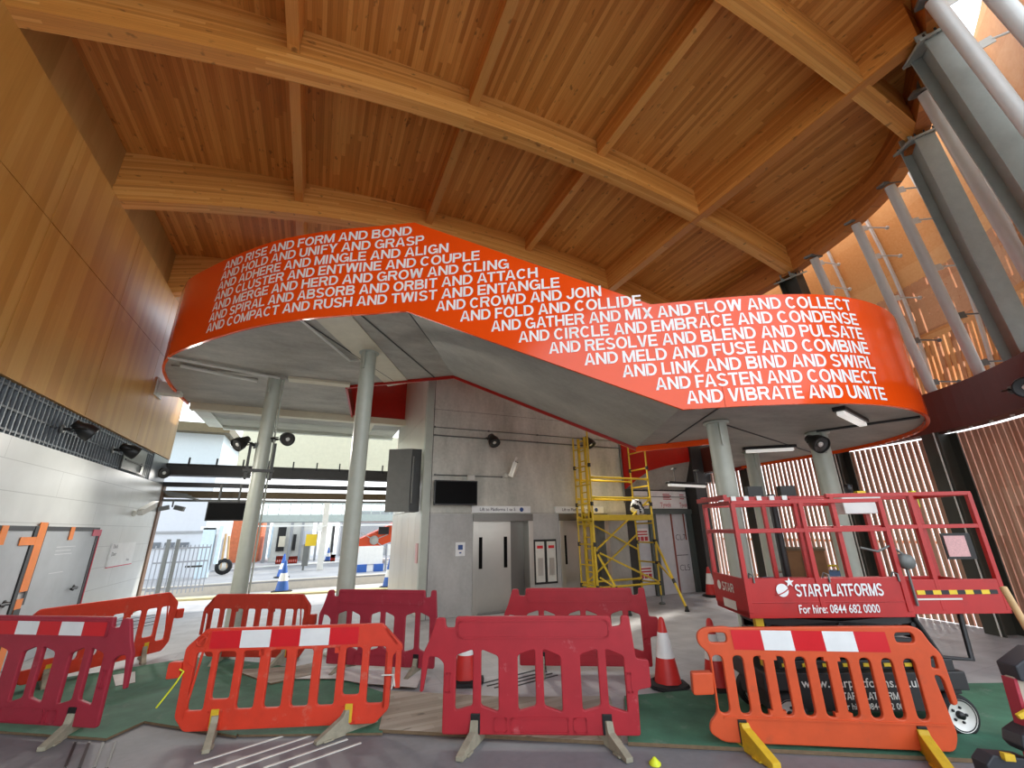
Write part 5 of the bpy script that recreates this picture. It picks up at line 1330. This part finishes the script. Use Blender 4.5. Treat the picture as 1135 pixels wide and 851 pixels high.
# ------------------------------------------------------------------ folded black-capped trestle, bottom right corner
D = 4.6
c0 = ray(1120, 790); c0 = EYE+c0*(D/c0.length)
fx = Vector((AXV.x, AXU.x, AXZ.x)); fx.z = 0; fx.normalize(); fn = Vector((-fx.y, fx.x, 0))
def pt(x, y, off=0.):
    d = ray(x, y); k = (c0-EYE+fn*off).dot(fn)/d.dot(fn); return EYE+d*k
t = thing('folding_trestle', 'beige folding trestle with black plastic caps at the bottom right corner', 'trestle', (c0.x, c0.y, 0))
def pl(nm, pts, th, mat, off=0., bev=.01): m = MB(); m.prism([pt(x, y, off) for x, y in pts], fn*-th); return obj(nm, m, mat, t, bev)
pl('upper_cap', [(1103,732), (1127,714), (1170,716), (1175,752), (1136,753), (1109,748)], .12, 'slate', .02)
pl('rail', [(1112,747), (1150,752), (1168,860), (1148,870)], .06, 'trestle_beige', -.01)
pl('rail_edge', [(1109,748), (1113,748), (1148,866), (1143,868)], .075, 'barrier_maroon', 0., .003)
pl('lower_cap', [(1109,806), (1124,796), (1165,780), (1172,822), (1140,830), (1118,826), (1110,818)], .12, 'slate', .02)
pl('latch', [(1124,791), (1140,782), (1152,784), (1150,793), (1128,796)], .02, 'foot_yellow', -.09, .004)
pl('foot_board', [(1075,838), (1082,828), (1122,832), (1135,862), (1090,880)], .1, 'slate', .05)
pl('foot_pad', [(1107,832), (1119,834), (1121,842), (1109,841)], .03, 'foot_yellow', -.045, .004)
m = MB(); m.lathe([(.05, 0), (.05, .012), (.02, .04), (.012, .05), (0, .052)], onz(726, 847), seg=12); tag(obj('floor_marker', m, 'lime'), 'tiny lime yellow marker cap on the paving before the front pink barrier', 'marker')
# ------------------------------------------------------------------ opening to the platforms
YB = 15.4
m = MB(); m.box(-4., CXa-.05, YB-.15, YB+.15, 3.52, 3.83); m.box(-4., CXa-.05, YB-.2, YB+.2, 3.8, 3.84); m.box(-4., CXa-.05, YB-.2, YB+.2, 3.51, 3.55)
t = thing('opening_beam', 'dark steel beam across the top of the opening to the platforms', 'beam', (-.7, YB, 3.5)); obj('section', m, 'dark_steel', t)
for k in range(9): m = MB(); m.box(-3.5+k*.68, -3.46+k*.68, YB-.22, YB-.16, 3.75, 4.02); obj('glass_clip', m, 'black', t)
m = MB(); m.box(-4., CXa-.05, YB-.1, YB+.1, 3.2, 3.32); tag(obj('cable_tray', m, 'black'), 'thin black cable tray below the dark steel beam of the opening', 'tray')
m = MB(); m.box(-4., CXa-.05, YB+.1, YB+.5, 2.92, 3.1); tag(obj('canopy_beam', m, 'olive_beam'), 'olive brown beam below the black cable tray of the opening', 'beam')
m = MB(); m.box(-4., CXa-.05, YB+.05, YB+.2, 2.8, 2.86); tag(obj('lower_rail', m, 'mid_steel'), 'thin grey rail, lowest of the bars across the opening', 'rail')
m = MB(); m.box(-4., CXa-.1, YB-.01, YB+.01, 3.83, 5.3); struct('window_1', m, 'pane')
m = MB(); m.box(-3.08, CXa-.1, 14.4, 16.5, 5.3, 5.5); tag(obj('canopy_soffit', m, 'soffit'), 'flat concrete canopy soffit behind the left landing over the opening', 'soffit')
m = MB(); m.box(-3.5, -3.09, 14.4, 16.7, 5.26, 5.56); tag(obj('canopy_edge', m, 'off_white'), 'pale steel edge beam at the left end of the canopy soffit over the opening', 'edge beam', 'canopy edge beams')
m = MB(); m.box(-3.08, CXa-.1, 16.55, 16.75, 5.2, 5.5); tag(obj('canopy_edge', m, 'off_white'), 'long pale steel edge beam along the far side of the canopy soffit', 'edge beam', 'canopy edge beams')
m = MB(); m.box(1.1, 1.5, 14.4, 16.6, 5.26, 5.3); tag(obj('soffit_strip', m, 'cream'), 'cream strip crossing the canopy soffit near the right column', 'strip')
a, c = ony(231, 556, 14.9), ony(271, 577, 14.9)
t = thing('display_screen', 'black display screen hanging in the opening left of the left column', 'screen', (a.x, 14.9, c.z), 'display screens')
m = MB(); m.box(a.x, c.x, 14.85, 14.97, c.z, a.z); s_ = obj('casing', m, 'black', t, .01)
m = MB(); m.box(a.x+.03, c.x-.03, 14.845, 14.85, c.z+.03, a.z-.03); obj('screen', m, 'screen_black', s_)
m = MB()
for k in (.25, .75): m.tube([((a.x*(1-k)+c.x*k), 14.93, a.z), ((a.x*(1-k)+c.x*k), 14.93, 3.25)], .03, 8)
obj('drop_bracket', m, 'mid_steel', t)
P = ony(186, 524, 15.1); spot((P.x-.2, 15.2, P.z), (.4, -.9, 0), (.6, -.7, -.3), 'black spotlight with pale lens at the left end of the dark opening beam', .15)
a = ony(186, 562, 15.3)
t = thing('twin_floodlight', 'small grey twin floodlight hanging at the left of the opening', 'floodlight', a)
m = MB(); m.tube([a+Vector((.1,0,0)), (a.x+.1, a.y, 2.85)], .02, 8); obj('drop_rod', m, 'mid_steel', t)
for s in (-1, 1):
    m = MB(); m.bar(a+Vector((.1+.06*s,0,0)), a+Vector((.1+.3*s,-.05,-.06)), .12, .12); obj('lamp_head', m, 'mid_steel', t, .01)
for k, (x, y) in enumerate(((196, 546), (205, 549))):
    pass
m = MB()
for k in range(4): m.bar(ony(180+k*2, 544+k*1.6, 15.0), ony(208+k*4, 548+k*1.8, 15.0), .05, .03)
tag(obj('ventilation_unit', m, 'mid_steel'), 'stack of grey blades at the left end of the opening below the beam', 'vent')

# ------------------------------------------------------------------ platforms and station beyond
def far(p, q, Y, dep=1.):
    a, c = ony(*p, Y), ony(*q, Y); return (min(a.x,c.x), max(a.x,c.x), Y, Y+dep, min(a.z,c.z), max(a.z,c.z))
def line_pts(p, q, z=0.): return onz(*p, z), onz(*q, z)
def ext(a, c, k0, k1): d = c-a; return a-d*k0, c+d*k1
a, c = ext(*line_pts((280,645.5),(395,638.5)), 3., 1.2); d = (c-a).normalized(); nn2 = Vector((-d.y, d.x, 0))
if nn2.y < 0: nn2 = -nn2
m = MB(); m.prism([a-d*6, c+d*14, c+d*14+nn2*60., a-d*6+nn2*60.], (0,0,-.6)); struct('floor_platform', m, 'paving')
m = MB(); m.bar(a+nn2*.2+up*.012, c+nn2*.2+up*.012, .4, .03); m.prism([a-nn2*.01-up*.6, c-nn2*.01-up*.6, c-nn2*.01-up*.05, a-nn2*.01-up*.05], -nn2*.03, 0); tag(obj('platform_kerb', m, 'kerb_stone'), 'pale stone kerb and face of the near platform edge beyond the opening', 'kerb')
a2, c2 = ext(*line_pts((280,629),(379,622.5)), .4, 1.)
m = MB(); m.bar(a2+up*.02, c2+up*.02, .5, .04); tag(obj('platform_kerb', m, 'white_paint'), 'white line of the far platform edge beyond the opening', 'kerb')
m = MB(); b1, b2 = ext(*line_pts((317,658),(430,652)), 2.5, .1); m.bar(b1+up*.0, b2+up*.0, .5, .06); tag(obj('platform_kerb', m, 'yellow_line'), 'cream yellow kerb line just outside the opening', 'kerb')
# white building at left
t = thing('white_building', 'white rendered building beyond the fence at the left of the opening', 'building', (-8, 26, 0))
x0, x1, y0, y1, z0, z1 = far((120, 700), (237, 470), 26, 6)
m = MB(); ht = ony(215, 480, 26).z; m.box(-16, ony(233, 560, 26).x, 26, 34, -.5, ht); obj('wall', m, 'building_white', t)
w = [far((166+k*15.5, 608), (178.5+k*15.5, 601), 26, .1) for k in range(3)]
for q in w:
    m = MB(); m.box(q[0], q[1], 25.93, 26., q[4], q[5]); obj('window', m, 'window_grey', t)
q = ony(233, 560, 26); m = MB(); m.box(-16, q.x, 25.95, 26., ony(200, 591, 26).z, ony(200, 590, 26).z+.06); obj('joint', m, 'building_grey', t)
m = MB(); m.box(-16, q.x+.3, 25.4, 34, ht, ht+.45); obj('eaves', m, 'olive_beam', t)
t = thing('entrance_frame', 'pale blue and grey door frame at the right end of the white building', 'door frame', ony(226, 620, 25))
m = MB(); 
for (p, q_) in (((221,645),(226,585)), ((229,640),(233,585)), ((240,625),(244,583))):
    m = MB(); r = far(p, q_, 25, .3); m.box(*r); obj('post', m, 'pale_blue', t)
r = far((222,587), (244,583), 25, .3); m = MB(); m.box(*r); obj('lintel', m, 'white_paint', t)
r = far((232,632), (240,592), 25.2, .1); m = MB(); m.box(*r); obj('door', m, 'building_grey', t)
r = list(far((246,626), (292,576), 37, 5.)); r[4] = 0; m = MB(); m.box(*r); tag(obj('brick_building', m, 'brick'), 'orange brick building seen left and right of the left column', 'building')
t = thing('hand_trolley', 'small trolley with black wheel and pale wooden handles beside the left column outside', 'trolley', onz(246, 637))
P = onz(246, 637); m = MB(); m.lathe([(.2, -.06), (.34, -.06), (.38, 0), (.34, .06), (.2, .06), (.2, -.06)], P+up*.38, (0,1,0), 20); obj('wheel', m, 'rubber', t)
m = MB(); m.lathe([(0, -.04), (.2, -.04), (.2, .04), (0, .04)], P+up*.38, (0,1,0), 16); obj('hub', m, 'off_white', t)
m = MB(); m.tube([P+up*.3+Vector((-.1,0,0)), P+up*1.9+Vector((-.15,0,0))], .05, 8); m.tube([P+up*.3+Vector((.15,0,0)), P+up*1.8+Vector((.0,0,0))], .05, 8); obj('handle', m, 'wood_pole', t)
# fence
t = thing('paling_fence', 'grey metal paling fence outside the left end of the opening', 'fence', onz(190, 655))
A, B = onz(160, 661), onz(224, 655); m = MB(); n = 14
for k in range(n):
    p = A+(B-A)*(k/(n-1)); m.bar(p+up*.0, p+up*1.55, .03, .03, (1,0,0))
obj('palings', m, 'fence_grey', t)
m = MB()
for z in (.15, 1.0, 1.45): m.bar(A+up*z, B+up*z, .04, .05)
obj('rails', m, 'fence_grey', t)
for k in (0.2, .37): p = A+(B-A)*k; m = MB(); m.bar(p, p+up*1.75, .1, .1, (1,0,0)); obj('post', m, 'mid_steel', t)
m = MB(); p = A+(B-A)*.75; m.box(p.x-.25, p.x+.25, p.y-.05, p.y, .8, .86); obj('latch_bar', m, 'dark_steel', t)
# footbridge
t = thing('footbridge', 'pale green-grey footbridge crossing behind the columns outside', 'footbridge', ony(360, 573, 30))
m = MB(); x0 = ony(270, 573, 30).x; x1 = ony(440, 573, 30).x; m.box(x0, x1+6, 30, 33, ony(360, 578, 30).z, ony(360, 570, 30).z); obj('deck_side', m, 'bridge_grey', t)
m = MB(); m.box(x0, x1+6, 30.1, 30.14, ony(360, 570, 30).z, ony(360, 558, 30).z); obj('balustrade', m, 'pane', t)
m = MB()
zt_ = ony(360, 558, 30).z; z0_ = ony(360, 570, 30).z
for k in range(26): x = x0+(x1+6-x0)*k/25; m.bar((x, 30.05, z0_), (x, 30.05, zt_), .06, .06, (1,0,0))
m.bar((x0, 30.05, zt_), (x1+6, 30.05, zt_), .08, .08); obj('railing', m, 'bridge_grey', t)
m = MB(); m.box(x0, x1+6, 29.9, 30., ony(360, 583, 30).z, ony(360, 581.5, 30).z); obj('cable_bar', m, 'white_paint', t)
P = onz(354, 631.5); t = thing('platform_post', 'cream steel post on the platform between the two left columns', 'post', P)
m = MB(); m.bar(P, (P.x+.0, P.y, ony(357, 556, P.y).z), .42, .3, (1,0,0)); obj('shaft', m, 'off_white', t, .02)
z_ = ony(355, 585, P.y).z; m = MB(); m.box(P.x-.35, P.x-.1, P.y-.3, P.y-.16, z_-.2, z_+.2); obj('camera_box', m, 'white_paint', t)
m = MB(); m.bar((P.x-.5, P.y-.25, z_), (P.x+.1, P.y-.25, z_+.12), .08, .08); obj('arm', m, 'white_paint', t)
# platform building with dark openings, and red stair
t = thing('platform_building', 'low pale platform building with dark doorways beyond the white post', 'building', ony(330, 600, 36))
m = MB(); r = list(far((296,625), (348,579), 36, 4)); r[4] = 0; m.box(*r); r = list(far((364,622), (372,580), 36, 1.5)); r[4] = 0; m.box(*r); obj('wall', m, 'off_white', t)
for (p, q_, c_) in (((305,611),(318,584),'black'), ((323,610),(329,592),'black'), ((333,604),(347,588),'building_white'), ((366,612),(372,582),'dark_steel'), ((296,618),(304,582),'pale_blue'), ((308,606),(317,594),'cream')):
    r = far(p, q_, 35.9 if c_ != 'cream' else 35.8, .1); m = MB(); m.box(*r); obj('opening', m, c_, t)
for x in (293, 320, 332, 349): m = MB(); r = list(far((x, 622), (x+3, 579), 35.7, .2)); r[4] = 0; m.box(*r); obj('pier', m, 'building_grey', t)
r = list(far((374,622), (397,576), 41, 3)); r[4] = 0; m = MB(); m.box(*r); tag(obj('lift_shaft', m, 'building_grey'), 'grey lift shaft on the platform left of the red stair side', 'lift shaft')
r = far((396,600), (440,566), 40, .3); m = MB(); m.box(r[0], r[1]+5, 40, 44, -.3, r[5]); tag(obj('back_building', m, 'building_grey'), 'grey wall behind the red sloping stair side outside', 'building')
m = MB()
r0 = [far((399+k*14, 566), (408+k*14, 557), 41, .2) for k in range(3)]
t = thing('red_stair', 'red sloping stair side outside, right of the right-hand left column', 'stair', ony(415, 600, 33))
m = MB(); m.prism([ony(x, y, 33) for x, y in ((393,600),(442,577),(442,597),(418,606),(393,614))], (0, 1.6, 0)); obj('side_panel', m, 'orange_fascia', t)
a = ony(397, 606, 33); m = MB(); m.box(a.x-.3, a.x+.2, 33.2, 34.4, 0, a.z-.1); obj('plinth', m, 'building_grey', t)
m = MB(); P = ony(414.5, 598.5, 32.9); m.lathe([(0, 0), (.3, 0), (.3, .06), (0, .06)], P, (0,-1,0), 20)
for (x, y) in ((400,590),(428,608),(430,592)): m.bar(P, ony(x, y, 32.9), .06, .05)
obj('bracing_boss', m, 'off_white', t)
m = MB(); a = ony(426, 587, 32.8); m.box(a.x-.4, a.x+.3, 32.6, 32.8, a.z-.3, a.z+.2); obj('floodlight', m, 'black', t)
# small things on the platforms
for (p, lb, hh) in (((312, 656), 'blue and white cone outside, nearest one between the left columns', 1.0), ((312, 640), 'blue and white cone outside, standing just behind the nearest one', 1.0), ((430.5, 651), 'blue and white cone outside at the edge of the lift core', 1.0), ((363, 622), 'small far blue and white cone right of the white platform post', .9)):
    P = onz(*p); cone('cone_blue', (P.x, P.y), lb, hh, 'blue and white cones', (.35, .6))
for k, (p, q_, lb) in enumerate((((306, 617), (318, 608), 'small red barrier far off on the platform, left one'), ((320, 617), (331, 609), 'small red barrier far off on the platform, middle one'), ((367, 613), (373, 605), 'small red barrier far off right of the white post'))):
    r = list(far(p, q_, 33.5, .2)); m = MB(); n = 4; r[5] -= r[4]; r[4] = 0
    m.box(r[0], r[1], r[2], r[3], r[4]+(r[5]-r[4])*.55, r[5]); m.box(r[0], r[1], r[2], r[3], r[4], r[4]+(r[5]-r[4])*.2)
    for j in range(n+1): x = r[0]+(r[1]-r[0]-.08)*j/n; m.box(x, x+.08, r[2], r[3], r[4], r[5])
    tag(obj('safety_barrier', m, 'barrier_orange'), lb, 'barrier', 'far red barriers')
P = onz(335.5, 632); t = thing('platform_sign', 'yellow topped sign post on the platform left of the white post', 'sign', P)
zs_ = ony(340, 605, P.y).z; m = MB(); m.tube([P, (P.x, P.y, zs_)], .05, 8); obj('post', m, 'mid_steel', t)
m = MB(); m.box(P.x-.1, P.x+.2, P.y-.05, P.y, zs_-1., zs_+.1); obj('lower_plate', m, 'mid_steel', t); m = MB(); m.box(P.x-.05, P.x+.5, P.y-.06, P.y-.01, zs_, zs_+.6); obj('yellow_plate', m, 'hazard_yellow', t)
P = onz(400, 634); t = thing('stacked_barrier_boards', 'white boards and blue feet stacked outside below the red stair side', 'boards', P)
m = MB(); m.box(P.x-.2, P.x+1., P.y, P.y+.1, .35, 1.2); obj('board', m, 'white_paint', t); m = MB(); m.box(P.x+1.2, P.x+2.6, P.y+.4, P.y+.5, .7, 1.25); obj('board', m, 'white_paint', t); m = MB(); m.box(P.x+1.2, P.x+2.6, P.y+.4, P.y+.5, .3, .45); obj('board', m, 'white_paint', t)
for x in (-.2, .6): m = MB(); m.box(P.x+x, P.x+x+.45, P.y-.1, P.y+.3, 0, .35); obj('foot', m, 'cone_blue', t)
for x in (1.2, 1.9, 2.55): m = MB(); m.box(P.x+x, P.x+x+.06, P.y+.38, P.y+.52, 0, 1.3); obj('leg', m, 'fence_grey', t)
# cream canopy building glimpsed through the high glazing
r = far((262, 517), (440, 493), 24, 5.); m = MB(); m.box(r[0], r[1]+1, 24, 24.3, r[4]-.3, r[5]+.4); tag(obj('upper_wall', m, 'cream'), 'cream upper wall seen through the glazing above the dark opening beam', 'wall')

# ------------------------------------------------------------------ light
w = bpy.data.worlds.new('World'); S.world = w; w.use_nodes = True
tw = w.node_tree; bg = tw.nodes['Background']
tcw = N(tw, 'ShaderNodeTexCoord'); spw = N(tw, 'ShaderNodeSeparateXYZ'); tw.links.new(tcw.outputs['Generated'], spw.inputs[0])
tw.links.new(ramp(tw, spw.outputs[2], [(.0, (.95, .96, .97)), (.35, (.86, .92, 1.)), (1., (.62, .78, 1.))]), bg.inputs[0])
bg.inputs[1].default_value = WORLD
sd = bpy.data.lights.new('sun', 'SUN'); sd.energy = SUN; sd.angle = .05; sd.color = (1., .94, .84)
so = bpy.data.objects.new('sun', sd); C.objects.link(so)
so.rotation_euler = Vector((-.62, -.3, -.78)).to_track_quat('-Z', 'Y').to_euler()
vs_ = S.view_settings
S.display_settings.display_device = 'sRGB'
vs_.view_transform = 'Standard'; vs_.look = 'None'; vs_.gamma = 1.; vs_.exposure = EXPO
vs_.use_curve_mapping = False
